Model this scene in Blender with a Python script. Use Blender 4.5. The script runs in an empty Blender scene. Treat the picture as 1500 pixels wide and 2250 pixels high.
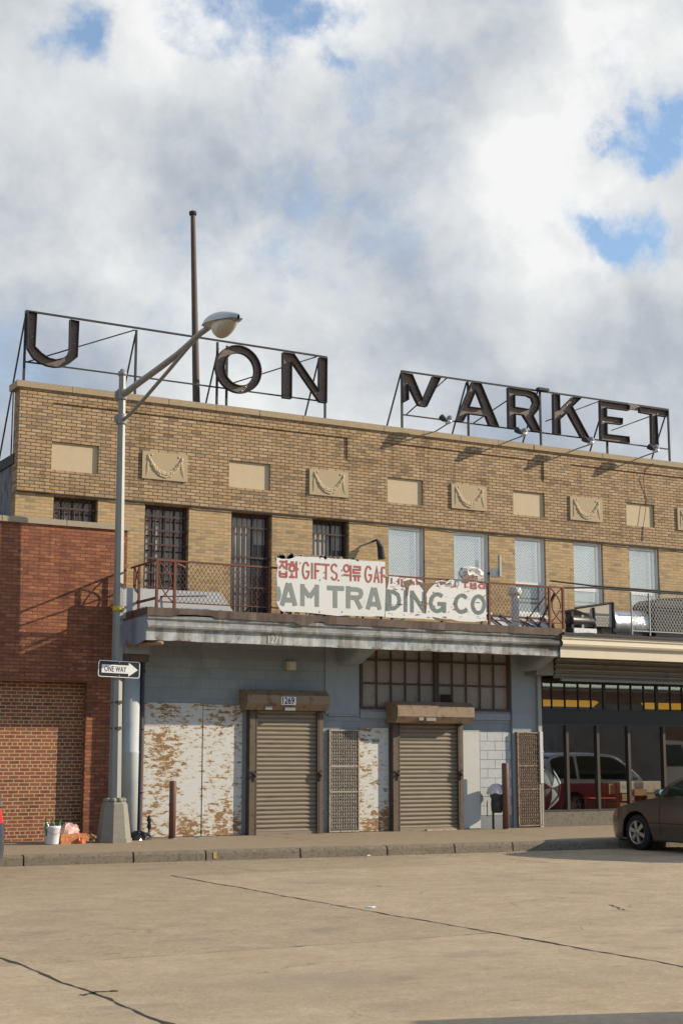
import bpy, bmesh, math, random
from mathutils import Vector, Matrix
random.seed(7)
R_ = math.radians
scn = bpy.context.scene
COL = scn.collection

# ------------------------------------------------------------------ camera
FPX = 3250.0                      # focal length in photo pixels (photo 1500 x 2250)
PITCH = math.atan(540 / 3250.0)
HEAD = R_(60.82)                  # heading, measured from +x (the street front runs along x)
Hv = Vector((math.cos(HEAD), math.sin(HEAD), 0)); Rv = Vector((math.sin(HEAD), -math.cos(HEAD), 0)); Zv = Vector((0, 0, 1))
CAM = Vector((0, 0, 1.54)) - Hv * 31.2
Fv = Hv * math.cos(PITCH) + Zv * math.sin(PITCH)
Uv = -Hv * math.sin(PITCH) + Zv * math.cos(PITCH)
cd = bpy.data.cameras.new("camera"); cam = bpy.data.objects.new("camera", cd); COL.objects.link(cam)
cd.sensor_fit = 'VERTICAL'; cd.sensor_height = 36; cd.lens = 36 * FPX / 2250
cd.clip_start = 0.1; cd.clip_end = 3000
cam.matrix_world = Matrix(((Rv.x, Uv.x, -Fv.x, CAM.x), (Rv.y, Uv.y, -Fv.y, CAM.y), (Rv.z, Uv.z, -Fv.z, CAM.z), (0, 0, 0, 1)))
scn.camera = cam

def ray(u, v): return Fv + Rv * ((u - 750) / FPX) + Uv * ((1125 - v) / FPX)
def P(u, v, val=0.0, ax=1):
    """point of the photograph (u, v) measured on the plane axis = val"""
    r = ray(u, v); return CAM + r * ((val - CAM[ax]) / r[ax])
def PX(u, v, y=0.0): return P(u, v, y).x
def PZ(u, v, y=0.0): return P(u, v, y).z

# ------------------------------------------------------------------ light
SUN = Vector((2.25, -1.0, 1.01)).normalized()
sl = bpy.data.lights.new("sun", 'SUN'); sun = bpy.data.objects.new("sun", sl); COL.objects.link(sun)
sl.energy = 5.0; sl.angle = R_(0.5); sl.color = (1.0, 0.86, 0.66)
sun.rotation_euler = (-SUN).to_track_quat('-Z', 'Y').to_euler()
scn.view_settings.view_transform = 'Standard'; scn.view_settings.look = 'None'
scn.view_settings.exposure = 0.30; scn.view_settings.gamma = 1.0
try: scn.view_settings.use_curve_mapping = False
except Exception: pass
scn.cycles.max_bounces = 8; scn.cycles.transparent_max_bounces = 12

# ------------------------------------------------------------------ node helper
class NT:
    def __init__(s, tree): s.t = tree; s.n = tree.nodes; s.l = tree.links
    def node(s, typ, **kw):
        n = s.n.new(typ)
        for k, v in kw.items(): setattr(n, k, v)
        return n
    def put(s, sock, v):
        if isinstance(v, bpy.types.NodeSocket): s.l.new(v, sock)
        elif v is not None:
            if isinstance(v, (tuple, list, Vector)) and len(v) == 3 and sock.type == 'RGBA': v = (*v, 1)
            sock.default_value = v
    def math(s, op, a, b=None, c=None, clamp=False):
        n = s.node('ShaderNodeMath', operation=op); n.use_clamp = clamp
        s.put(n.inputs[0], a)
        if b is not None: s.put(n.inputs[1], b)
        if c is not None: s.put(n.inputs[2], c)
        return n.outputs[0]
    def vmath(s, op, a, b=None):
        n = s.node('ShaderNodeVectorMath', operation=op); s.put(n.inputs[0], a)
        if b is not None: s.put(n.inputs[1], b)
        return n.outputs['Value'] if op in ('DOT_PRODUCT', 'LENGTH') else n.outputs[0]
    def mix(s, f, a, b, blend='MIX'):
        n = s.node('ShaderNodeMix', data_type='RGBA', blend_type=blend); n.clamp_factor = True
        s.put(n.inputs[0], f); s.put(n.inputs[6], a); s.put(n.inputs[7], b); return n.outputs[2]
    def noise(s, vec, scale, detail=4, rough=.55, dist=0.0):
        n = s.node('ShaderNodeTexNoise'); s.put(n.inputs['Vector'], vec); n.inputs['Scale'].default_value = scale
        n.inputs['Detail'].default_value = detail; n.inputs['Roughness'].default_value = rough; n.inputs['Distortion'].default_value = dist
        return n.outputs['Fac'], n.outputs['Color']
    def ramp(s, f, stops, interp='LINEAR'):
        n = s.node('ShaderNodeValToRGB'); e = n.color_ramp.elements; n.color_ramp.interpolation = interp
        while len(e) < len(stops): e.new(.5)
        for q, (p, c) in zip(e, stops):
            q.position = p; q.color = (c, c, c, 1) if isinstance(c, (int, float)) else (*c, 1)
        s.put(n.inputs[0], f); return n.outputs[0]
    def sep(s, v): n = s.node('ShaderNodeSeparateXYZ'); s.put(n.inputs[0], v); return n.outputs
    def comb(s, x, y, z=0.0):
        n = s.node('ShaderNodeCombineXYZ'); s.put(n.inputs[0], x); s.put(n.inputs[1], y); s.put(n.inputs[2], z); return n.outputs[0]
    def step(s, v, lo, hi): 
        n = s.node('ShaderNodeMapRange'); n.clamp = True; n.interpolation_type = 'SMOOTHSTEP'; s.put(n.inputs[0], v); n.inputs[1].default_value = lo; n.inputs[2].default_value = hi
        return n.outputs[0]

# ------------------------------------------------------------------ sky
world = bpy.data.worlds.new("World"); scn.world = world; world.use_nodes = True
wt = NT(world.node_tree); wt.n.clear()
sky = wt.node('ShaderNodeTexSky', sky_type='NISHITA'); sky.sun_disc = False
sky.sun_elevation = math.asin(SUN.z); sky.sun_rotation = math.atan2(SUN.x, SUN.y); sky.altitude = 50; sky.air_density = 1.35; sky.dust_density = 0.0; sky.ozone_density = 5.0
bg1 = wt.node('ShaderNodeBackground'); wt.l.new(sky.outputs[0], bg1.inputs[0]); bg1.inputs[1].default_value = 0.15
tc = wt.node('ShaderNodeTexCoord'); D = tc.outputs['Generated']
Dn = wt.vmath('NORMALIZE', D)
dx, dy, dz = wt.sep(Dn)
pv = Dn
n_w = wt.noise(pv, 3.2, 5, .6)[1]
warp = wt.vmath('MULTIPLY', wt.vmath('SUBTRACT', n_w, (.5, .5, .5)), (.12, .12, .12))
Dw = wt.vmath('NORMALIZE', wt.vmath('ADD', Dn, warp))
n_f = wt.noise(pv, 11.0, 8, .62)[1]
Dw2 = wt.vmath('NORMALIZE', wt.vmath('ADD', Dw, wt.vmath('MULTIPLY', wt.vmath('SUBTRACT', n_f, (.5, .5, .5)), (.10, .10, .10))))
def blob(u, v, r, amp, src):
    d = ray(u, v).normalized(); s2 = (r / 3250.0) ** 2
    c = wt.math('SUBTRACT', wt.vmath('DOT_PRODUCT', src, tuple(d)), 1.0)
    return wt.math('MULTIPLY', wt.math('EXPONENT', wt.math('DIVIDE', c, s2)), amp)
def total(lst, start):
    o = start
    for b in lst: o = wt.math('ADD', o, b)
    return o
cn = wt.noise(wt.vmath('ADD', pv, wt.vmath('MULTIPLY', warp, (.5, .5, .5))), 5.6, 13, .56, .15)[0]
cn2 = wt.noise(wt.vmath('ADD', wt.vmath('ADD', pv, wt.vmath('MULTIPLY', warp, (.5, .5, .5))), tuple(Vector((.35, -.15, .9)).normalized() * .035)), 4.6, 12, .53, .25)[0]
cover = total([blob(u, v, r, -a, Dw2) for u, v, r, a in [
    (1325, 555, 42, .68), (1285, 492, 40, .5), (1460, 495, 42, .62), (1395, 515, 42, .42), (1490, 235, 34, .75), (1420, 292, 26, .6), (1360, 268, 22, .6), (1430, 205, 20, .3),
    (165, 10, 50, .75), (400, -25, 60, .9), (560, -20, 50, .8), (655, 25, 30, .75), (690, 100, 18, .45), (730, -5, 36, .5)]],
    wt.math('ADD', wt.math('MULTIPLY', wt.math('SUBTRACT', cn, .5), 1.9), .98)); fineN = wt.noise(wt.vmath('ADD', pv, warp), 19.0, 9, .66, .4)[0]
cover = wt.math('ADD', cover, wt.math('MULTIPLY', wt.math('SUBTRACT', fineN, .5), 1.15))
# broken cloud towards the sun side of the sky
back = wt.step(dy, .35, -.15)
cover = wt.math('SUBTRACT', cover, wt.math('MULTIPLY', back, .62))
cov = wt.math('MAXIMUM', wt.step(cover, .05, .95), wt.math('MULTIPLY', wt.math('SUBTRACT', 1.0, back), .16))
pw_ = wt.vmath('ADD', pv, wt.vmath('MULTIPLY', warp, (.35, .35, .35)))
f1_ = wt.noise(pw_, 13.0, 10, .58, .1)[0]; f2_ = wt.noise(wt.vmath('ADD', pw_, tuple(Vector((.35, -.15, .9)).normalized() * .014)), 13.0, 10, .58, .1)[0]
emb = wt.math('ADD', wt.math('MULTIPLY', wt.math('SUBTRACT', cn, cn2), 1.35), wt.math('MULTIPLY', wt.math('SUBTRACT', f1_, f2_), .75))
lit = total([blob(u, v, r, a, Dw) for u, v, r, a in [
    (1280, 170, 170, .20), (1150, 420, 190, .24), (600, 90, 150, .20), (320, 90, 110, .20), (90, 90, 120, .14), (560, 500, 170, .14), (800, 220, 120, .12),
    (880, 560, 200, .14), (1240, 640, 150, .22), (340, 640, 70, .16), (1440, 590, 80, .20), (620, 680, 130, .12), (100, 560, 110, .10), (1440, 70, 110, .12), (260, 570, 60, .10),
    (700, 330, 120, -.22), (840, 380, 110, -.20), (1080, 110, 110, -.20), (420, 230, 150, -.14), (60, 400, 170, -.26), (180, 330, 120, -.10), (450, 480, 110, -.10), (1180, 150, 90, -.10),
    (1440, 720, 130, -.36), (820, 680, 130, -.14), (1000, 760, 150, -.16), (180, 700, 130, -.16), (1250, 830, 200, -.20), (760, 850, 260, -.08), (500, 640, 90, -.08), (1000, 250, 80, -.06)]],
    wt.math('ADD', wt.math('ADD', wt.math('MULTIPLY', wt.math('SUBTRACT', cn, .5), .60), .60), emb))
ccol = wt.ramp(lit, [(0.0, (.36, .41, .49)), (.3, (.49, .535, .60)), (.55, (.65, .68, .71)), (.8, (.79, .81, .82)), (1.0, (.93, .935, .93))])
ccol = wt.mix(wt.step(cov, .75, .05), ccol, (.80, .84, .88))
bg2 = wt.node('ShaderNodeBackground'); wt.l.new(ccol, bg2.inputs[0]); bg2.inputs[1].default_value = .80
ms = wt.node('ShaderNodeMixShader'); wt.put(ms.inputs[0], cov); wt.l.new(bg1.outputs[0], ms.inputs[1]); wt.l.new(bg2.outputs[0], ms.inputs[2])
wo = wt.node('ShaderNodeOutputWorld'); wt.l.new(ms.outputs[0], wo.inputs[0])

# ------------------------------------------------------------------ materials
MATS = {}
def base_mat(name, rough=.7, metal=0.0, spec=.4):
    m = bpy.data.materials.new(name); m.use_nodes = True; t = NT(m.node_tree); b = t.n['Principled BSDF']
    b.inputs['Roughness'].default_value = rough; b.inputs['Metallic'].default_value = metal
    b.inputs['Specular IOR Level'].default_value = spec
    pos = t.node('ShaderNodeNewGeometry').outputs['Position']
    MATS[name] = m
    return m, t, b, pos
def bump(t, b, h, strength=.3, dist=.01):
    n = t.node('ShaderNodeBump'); n.inputs['Strength'].default_value = strength; n.inputs['Distance'].default_value = dist
    t.put(n.inputs['Height'], h); t.l.new(n.outputs[0], b.inputs['Normal'])
def scl(t, pos, s): return t.vmath('MULTIPLY', pos, s)
def simple(name, c, rough=.7, metal=0.0, var=.25, scale=3.0, c2=None, streak=None, bmp=0.0, spec=.4, thr=(.5, .7), amt=.8):
    """base colour with soft tonal variation and optional blotches of a second colour (dirt, rust)"""
    m, t, b, pos = base_mat(name, rough, metal, spec)
    src = scl(t, pos, streak) if streak else pos
    n1 = t.noise(src, scale, 6, .6)[0]
    k = t.math('ADD', 1.0 - var / 2, t.math('MULTIPLY', n1, var))
    col = t.mix(1.0, c, t.comb(k, k, k), 'MULTIPLY')
    if c2:
        n2 = t.noise(src, scale * 1.7, 8, .62)[0]
        col = t.mix(t.math('MULTIPLY', t.step(n2, *thr), amt), col, c2)
    t.put(b.inputs['Base Color'], col)
    if bmp: bump(t, b, t.noise(pos, 60, 4, .6)[0], bmp, .01)
    return m
def brick(name, cols, mortar, bw=.203, rh=.0677, ms=.008, header=0, dirt=(.4, .33, .25), soft=.25, axis='x', chips=None, seed=0.0, streak=.25):
    m, t, b, pos = base_mat(name, .88, 0, .25)
    x, y, z = t.sep(pos)
    a = t.math('ADD', x if axis == 'x' else y, 50.0 + seed); zz = t.math('ADD', z, 10 * rh)
    wob = t.noise(pos, 9, 2)[0]
    v = t.comb(a, t.math('ADD', zz, t.math('MULTIPLY', t.math('SUBTRACT', wob, .5), .008)), 0.0)
    def bt(w):
        n = t.node('ShaderNodeTexBrick'); n.offset = .5; n.squash = 1.0
        t.put(n.inputs['Vector'], v); n.inputs['Scale'].default_value = 1; n.inputs['Brick Width'].default_value = w; n.inputs['Row Height'].default_value = rh
        n.inputs['Mortar Size'].default_value = ms; n.inputs['Mortar Smooth'].default_value = .25; n.inputs['Bias'].default_value = 0
        n.inputs['Color1'].default_value = (0, 0, 0, 1); n.inputs['Color2'].default_value = (1, 1, 1, 1); n.inputs['Mortar'].default_value = (.5, .5, .5, 1)
        return n.outputs['Color'], n.outputs['Fac']
    c1, f1 = bt(bw)
    if header:
        c2_, f2 = bt(bw / 2)
        row = t.math('FLOOR', t.math('DIVIDE', zz, rh)); hm = t.math('LESS_THAN', t.math('MODULO', row, float(header)), .5)
        c1 = t.mix(hm, c1, c2_)
        f1 = t.math('ADD', t.math('MULTIPLY', f1, t.math('SUBTRACT', 1.0, hm)), t.math('MULTIPLY', f2, hm))
    rnd = t.sep(c1)[0]
    st = [(i / (len(cols) - 1), c) for i, c in enumerate(cols)]
    col = t.ramp(rnd, st)
    g = t.noise(pos, 55, 5, .7)[0]; kk = t.math('ADD', .8, t.math('MULTIPLY', g, .4))
    col = t.mix(1.0, col, t.comb(kk, kk, kk), 'MULTIPLY')
    if chips:
        cn = t.noise(scl(t, pos, (1, 1, 2.2)), 9.0, 4, .5)[0]
        col = t.mix(t.math('MULTIPLY', t.step(cn, .66, .70), .8), col, chips)
    col = t.mix(f1, col, mortar)
    big = t.noise(scl(t, pos, (1, 1, .6)), .9, 7, .62)[0]
    col = t.mix(t.math('MULTIPLY', t.step(big, .48, .78), soft), col, dirt, 'MULTIPLY')
    big2 = t.noise(scl(t, pos, (2.0, 2.0, 7.0)), 1.1, 5, .6)[0]
    col = t.mix(t.math('MULTIPLY', t.step(big2, .52, .68), soft * 1.2), col, (.50, .47, .44), 'MULTIPLY')
    sk = t.noise(scl(t, pos, (5.0, 5.0, .45)), 1.6, 6, .6)[0]; sk2 = t.noise(scl(t, pos, (.7, .7, .7)), 1.0, 3, .5)[0]
    col = t.mix(t.math('MULTIPLY', t.math('MULTIPLY', t.step(sk, .5, .66), t.step(sk2, .38, .6)), streak), col, (.30, .26, .22), 'MULTIPLY')
    t.put(b.inputs['Base Color'], col)
    h = t.math('SUBTRACT', t.math('MULTIPLY', g, .25), f1); bump(t, b, h, .55, .008)
    return m

M_TAN = brick('tan_brick', [(.22, .155, .095), (.37, .252, .145), (.42, .292, .17), (.34, .232, .138), (.41, .258, .132), (.45, .328, .205), (.25, .185, .12)], (.115, .088, .06), ms=.0105, header=0, soft=.35, streak=.4)
M_TAN2 = brick('pale_tan_brick', [(.26, .197, .128), (.42, .292, .157), (.46, .32, .17), (.41, .282, .147), (.47, .34, .195), (.29, .225, .148)], (.30, .225, .135), soft=.35, seed=3.3, streak=.3)
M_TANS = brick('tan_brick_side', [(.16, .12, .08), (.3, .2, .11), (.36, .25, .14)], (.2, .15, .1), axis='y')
M_RED = brick('red_brick', [(.18, .069, .040), (.265, .099, .053), (.31, .117, .06), (.23, .085, .046), (.36, .148, .075), (.155, .065, .043)], (.12, .062, .046), ms=.008, soft=.4, chips=(.55, .22, .115), seed=1.1)
M_RED2 = brick('red_infill_brick', [(.12, .06, .052), (.22, .078, .048), (.25, .09, .054), (.20, .07, .045), (.28, .105, .06), (.15, .085, .072)], (.46, .32, .17), ms=.010, header=6, soft=.3, seed=2.7)
M_FAR = brick('far_brick', [(.2, .1, .07), (.3, .15, .1)], (.3, .26, .2), bw=.6, rh=.2, ms=.02)

M_COPING = simple('coping_stone', (.36, .28, .18), .9, var=.5, scale=40, c2=(.12, .09, .06), thr=(.5, .66), amt=.6, bmp=.5)
M_COPE2 = simple('grey_coping_stone', (.34, .29, .21), .9, var=.4, scale=25, c2=(.17, .14, .1), thr=(.52, .7), amt=.5, bmp=.4)
M_STONE = simple('cast_stone', (.39, .31, .20), .9, var=.22, scale=30, c2=(.27, .21, .125), thr=(.56, .8), amt=.55, bmp=.2)
M_STONE_P = simple('pale_cast_stone', (.49, .395, .265), .9, var=.16, scale=4, c2=(.36, .27, .15), streak=(1.6, 1.6, .7), thr=(.56, .74), amt=.35, bmp=.12)
M_GARL = simple('carved_stone', (.50, .40, .26), .9, var=.3, scale=40, c2=(.28, .22, .14), thr=(.5, .7), amt=.5)
M_STUCCO = simple('weathered_stucco', (.16, .165, .18), .95, var=.5, scale=2.2, c2=(.05, .05, .06), streak=(2, 2, .6), thr=(.45, .62), amt=.8)
M_TAR = simple('tar', (.055, .05, .052), .9, var=.4, scale=5)
M_DIRTY = simple('dirty_wall', (.3, .28, .25), .9)

# painted blockwork
def block_mat():
    m, t, b, pos = base_mat('painted_block', .75, 0, .35)
    x, y, z = t.sep(pos)
    n = t.node('ShaderNodeTexBrick'); n.offset = .5
    t.put(n.inputs['Vector'], t.comb(t.math('ADD', x, 50.1), t.math('ADD', z, 4.0), 0.0)); n.inputs['Scale'].default_value = 1; n.inputs['Brick Width'].default_value = .406; n.inputs['Row Height'].default_value = .203
    n.inputs['Mortar Size'].default_value = .006; n.inputs['Mortar Smooth'].default_value = .4
    n.inputs['Color1'].default_value = (.215, .24, .26, 1); n.inputs['Color2'].default_value = (.25, .275, .295, 1); n.inputs['Mortar'].default_value = (.185, .208, .225, 1)
    g = t.noise(pos, 1.3, 7, .62)[0]
    col = t.mix(t.math('MULTIPLY', t.step(g, .5, .7), .5), n.outputs['Color'], (.15, .17, .19))
    low = t.step(t.math('ADD', z, t.math('MULTIPLY', t.noise(scl(t, pos, (1, 1, .6)), 5, 5)[0], .5)), .62, .2)
    col = t.mix(t.math('MULTIPLY', low, .62), col, (.15, .16, .16))
    col = t.mix(t.math('MULTIPLY', t.step(t.noise(scl(t, pos, (6, 6, .5)), 2.2, 5)[0], .56, .72), .35), col, (.22, .24, .26))
    t.put(b.inputs['Base Color'], col)
    bump(t, b, t.math('ADD', t.math('MULTIPLY', n.outputs['Fac'], -1.0), t.math('MULTIPLY', t.noise(pos, 90, 3)[0], .25)), .5, .006)
    return m
M_BLOCK = block_mat()
M_PAINT = simple('pale_painted_concrete', (.265, .295, .32), .7, var=.22, scale=2.2, c2=(.22, .24, .26), streak=(2.5, 2.5, .6), thr=(.52, .72), amt=.5, bmp=.12)
M_WHITEB = simple('whitewashed_block', (.42, .445, .455), .8, var=.3, scale=10, c2=(.3, .32, .33), thr=(.54, .7), amt=.5, bmp=.35)

# white steel sheet flaking to rust
def rust_sheet():
    m, t, b, pos = base_mat('rusting_white_sheet', .7, 0, .35)
    x, y, z = t.sep(pos)
    h = scl(t, pos, (1.15, 1.15, 2.9))
    pw = t.vmath('ADD', h, t.vmath('MULTIPLY', t.noise(pos, 14, 3)[1], (.10, .10, .05)))
    f = t.noise(pw, 4.6, 10, .76)[0]
    patch = t.noise(scl(t, pos, (1.1, 1.1, .75)), 1.25, 3, .5)[0]
    low = t.step(z, .75, 0.0)
    s = t.math('ADD', t.math('ADD', f, t.math('MULTIPLY', patch, .34)), t.math('MULTIPLY', low, .06))
    core = t.step(s, .698, .732); halo = t.step(s, .63, .725)
    dots = t.math('MULTIPLY', t.math('SINE', t.math('MULTIPLY', t.math('ADD', x, z), 150.0)), t.math('SINE', t.math('MULTIPLY', t.math('SUBTRACT', x, z), 150.0)))
    white = t.mix(t.math('MULTIPLY', t.step(dots, .2, .7), .42), (.56, .57, .555), (.22, .225, .225))
    rust = t.ramp(t.noise(pos, 22, 5, .7)[0], [(.3, (.085, .038, .014)), (.5, (.215, .098, .03)), (.7, (.36, .19, .065))])
    col = t.mix(t.math('MULTIPLY', halo, .5), white, (.52, .40, .18)); col = t.mix(t.math('MULTIPLY', core, .93), col, rust)
    t.put(b.inputs['Base Color'], col); bump(t, b, t.math('SUBTRACT', 0.0, core), .4, .003)
    return m
M_RUSTW = rust_sheet()
M_PERFW = simple('pale_perforated_sheet', (.47, .475, .45), .75, var=.15, scale=3, c2=(.40, .38, .33), thr=(.56, .75), amt=.4)

def rusty(name, c, r=(.17, .06, .025), thr=(.5, .64), amt=.85, rough=.75, scale=14.0, streak=None, metal=0.0):
    return simple(name, c, rough, metal, .35, scale, r, streak, thr=thr, amt=amt)
M_RAIL = rusty('rust_red_paint', (.155, .054, .034), (.10, .04, .022))
M_DARKIRON = rusty('dark_rusty_iron', (.062, .038, .034), (.10, .045, .028))
M_FRAME = rusty('black_sign_frame', (.028, .03, .034), (.06, .04, .03))
M_LETTER = simple('weathered_letter_steel', (.165, .13, .112), .75, 0, .5, 7.0, (.06, .048, .045), (1, 1, 2.5), thr=(.5, .68), amt=.7)
M_LETTERRIM = simple('dark_letter_rim', (.05, .042, .042), .7, 0, .4, 8.0, (.03, .026, .026))
M_SHUT = simple('brown_shutter', (.235, .195, .145), .6, .1, .5, 2.4, (.13, .105, .08), (.5, .5, 5.0), thr=(.52, .72), amt=.6)
M_HOOD = simple('brown_shutter_hood', (.25, .175, .115), .55, .1, .2, 4.0, (.09, .065, .045))
M_GUIDE = simple('dark_brown_guide', (.105, .078, .056), .6, .1, .3, 6.0, (.05, .036, .027))
M_FLASH = simple('brown_flashing', (.105, .07, .055), .7, .1, .4, 4.0, (.035, .026, .022), (1, 1, .4), thr=(.48, .66), amt=.6)
def fascia_mat():
    m, t, b, pos = base_mat('stained_fascia', .7, 0, .35)
    x, y, z = t.sep(pos)
    s1 = t.noise(scl(t, pos, (2.6, 2.6, .22)), 1.7, 7, .6)[0]; s2 = t.noise(scl(t, pos, (7, 7, .5)), 1.9, 6, .6)[0]; p = t.noise(pos, 5, 7, .65)[0]
    col = t.mix(t.step(p, .35, .65), (.47, .475, .455), (.27, .30, .32))
    col = t.mix(t.math('MULTIPLY', t.step(s1, .47, .60), .7), col, (.15, .135, .11))
    col = t.mix(t.math('MULTIPLY', t.step(t.math('ADD', z, t.math('MULTIPLY', p, .08)), 3.93, 4.06), .55), col, (.11, .11, .10))
    col = t.mix(t.math('MULTIPLY', t.step(s2, .52, .66), .5), col, (.24, .25, .26))
    col = t.mix(t.math('MULTIPLY', t.step(s2, .42, .34), .4), col, (.46, .38, .22))
    right = t.step(t.math('ADD', x, t.math('MULTIPLY', p, 1.2)), 3.5, 4.7)
    col = t.mix(t.math('MULTIPLY', t.math('MULTIPLY', right, .8), t.step(z, 3.72, 3.85)), col, (.055, .05, .042))
    col = t.mix(t.math('MULTIPLY', t.step(t.math('SUBTRACT', p, t.math('MULTIPLY', t.step(z, 3.70, 3.76), .10)), .52, .58), .8), col, (.15, .08, .045))
    t.put(b.inputs['Base Color'], col); bump(t, b, p, .2, .006)
    return m
M_FASCIA = fascia_mat()
M_BEIGE = simple('cream_fascia', (.60, .525, .395), .65, 0, .16, 2.0, (.40, .33, .23), (1.5, 1.5, .4), thr=(.57, .75), amt=.55)
M_BLUEEND = simple('shaded_blue_grey', (.24, .28, .36), .8, 0, .35, 3.0, (.36, .37, .38), thr=(.5, .7), amt=.5)  # canopy end turned from the sun: its bluish shade put into the colour
M_CORR = simple('grey_corrugated_steel', (.23, .22, .20), .55, .2, .25, 3.0, (.12, .11, .1), thr=(.5, .7), amt=.5)
M_DARKFR = simple('dark_shop_frame', (.02, .017, .015), .5, .1, .3, 6.0)
M_BRONZE = simple('bronze_frame', (.05, .04, .03), .45, .3, .3, 6.0)
M_GRILLE = rusty('rusty_expanded_metal', (.37, .335, .275), (.2, .11, .055), (.52, .62), .8)
M_PLATE = simple('mottled_steel_plate', (.15, .14, .125), .7, .1, .4, 2.5, (.13, .07, .04), thr=(.5, .66), amt=.6)
M_PIPE = simple('column_paint', (.40, .435, .45), .7, 0, .25, 2.5, (.26, .32, .34), (1.5, 1.5, .6), thr=(.48, .7), amt=.6)
M_DPIPE = simple('dark_blue_downpipe', (.03, .035, .055), .5, 0, .3, 3.0)
M_GPIPE = simple('grey_conduit', (.30, .30, .28), .55, .2, .25, 4.0)
M_GALV = simple('galvanised_steel', (.225, .23, .22), .5, .2, .3, 5.0, (.2, .2, .2), (1.5, 1.5, .4), thr=(.52, .7), amt=.4)
M_LAMPH = simple('lamp_housing', (.34, .37, .41), .35, .6, .2, 8.0)
M_CONC = simple('pedestal_concrete', (.235, .222, .185), .9, 0, .35, 14.0, (.16, .15, .13), thr=(.52, .66), amt=.5, bmp=.4)
M_POLEF = simple('flagpole_paint', (.085, .062, .05), .7, 0, .5, 5.0, (.22, .155, .11), (2, 2, .35), thr=(.54, .7), amt=.6)
M_BOLL = simple('brown_bollard', (.15, .075, .055), .6, 0, .3, 7.0, (.28, .12, .06), thr=(.6, .74), amt=.6)
M_WHITEP = simple('white_paint', (.72, .72, .70), .5, 0, .12, 6.0, (.42, .42, .40), thr=(.56, .72), amt=.5)
M_WHITEV = simple('white_vent', (.66, .66, .63), .5, 0, .25, 8.0, (.3, .29, .27), (1, 1, 2), thr=(.5, .66), amt=.6)
M_BLACK = simple('black_rubber', (.012, .012, .013), .75, 0, .3, 10.0)
M_SATIN = simple('black_paint', (.015, .015, .017), .4, 0, .2, 8.0)
M_SIGNW = simple('sign_white', (.74, .74, .73), .45, 0, .06, 6.0)
M_ALU = simple('aluminium', (.6, .61, .62), .35, .8, .15, 8.0)
M_BOX = simple('beige_box', (.46, .40, .30), .7, 0, .15, 5.0)
M_CREAMW = simple('white_sheet', (.44, .45, .47), .6, 0, .1, 2.0, (.44, .45, .48), thr=(.55, .75), amt=.4)
M_DUCT = simple('beige_duct', (.40, .35, .29), .7, 0, .2, 2.0)
M_FOIL = simple('duct_foil', (.62, .63, .66), .28, .85, .3, 20.0, bmp=.8)
M_DIRTYGL = simple('dirty_mesh_glass', (.40, .365, .335), .5, 0, .35, 1.8, (.22, .19, .17), thr=(.55, .72), amt=.5)
M_BASE = simple('rough_base_stone', (.17, .145, .115), .95, 0, .5, 7.0, (.07, .06, .05), thr=(.5, .68), amt=.6, bmp=.5)
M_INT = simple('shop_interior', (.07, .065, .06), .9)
M_WIRE = simple('black_wire', (.02, .02, .02), .7)

def glass_mat(name, tint, rough=.02):
    m = bpy.data.materials.new(name); m.use_nodes = True; t = NT(m.node_tree); t.n.clear()
    gl = t.node('ShaderNodeBsdfGlossy'); gl.inputs['Roughness'].default_value = rough; gl.inputs['Color'].default_value = (.9, .92, .95, 1)
    tr = t.node('ShaderNodeBsdfTransparent'); tr.inputs[0].default_value = (*tint, 1)
    lw = t.node('ShaderNodeLayerWeight'); lw.inputs[0].default_value = .5
    fr = t.math('ADD', .24, t.math('MULTIPLY', t.math('POWER', lw.outputs['Facing'], 5.0), .8))
    mx = t.node('ShaderNodeMixShader'); t.l.new(fr, mx.inputs[0]); t.l.new(tr.outputs[0], mx.inputs[1]); t.l.new(gl.outputs[0], mx.inputs[2])
    o = t.node('ShaderNodeOutputMaterial'); t.l.new(mx.outputs[0], o.inputs[0]); MATS[name] = m; return m
M_SHOPGL = glass_mat('shop_glass', (.80, .83, .81))
def winpane(name, c, gloss):
    m, t, b, pos = base_mat(name, .5, 0, .5)
    t.put(b.inputs['Base Color'], t.mix(t.step(t.noise(scl(t, pos, (1, 1, .6)), 2.2, 3)[0], .4, .7), c, tuple(v * .55 for v in c)))
    b.inputs['Roughness'].default_value = .6
    gl = t.node('ShaderNodeBsdfGlossy'); gl.inputs['Roughness'].default_value = .03; gl.inputs[0].default_value = (.86, .82, .76, 1)
    mx = t.node('ShaderNodeMixShader'); mx.inputs[0].default_value = gloss
    o = t.n['Material Output']; t.l.new(b.outputs[0], mx.inputs[1]); t.l.new(gl.outputs[0], mx.inputs[2]); t.l.new(mx.outputs[0], o.inputs[0])
    return m
M_PANE = winpane('blind_lit_pane', (.13, .14, .155), .40)
M_PANES = [M_PANE, winpane('grey_pane', (.085, .092, .10), .34), winpane('pale_blind_pane', (.24, .245, .25), .30), winpane('deep_pane', (.05, .055, .06), .44)]
M_PANEG = winpane('lower_green_pane', (.16, .19, .20), .2)
M_PANED = winpane('dusty_pane', (.36, .325, .285), .03)
M_PANEDK = winpane('dark_pane', (.06, .05, .048), .03)
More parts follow.
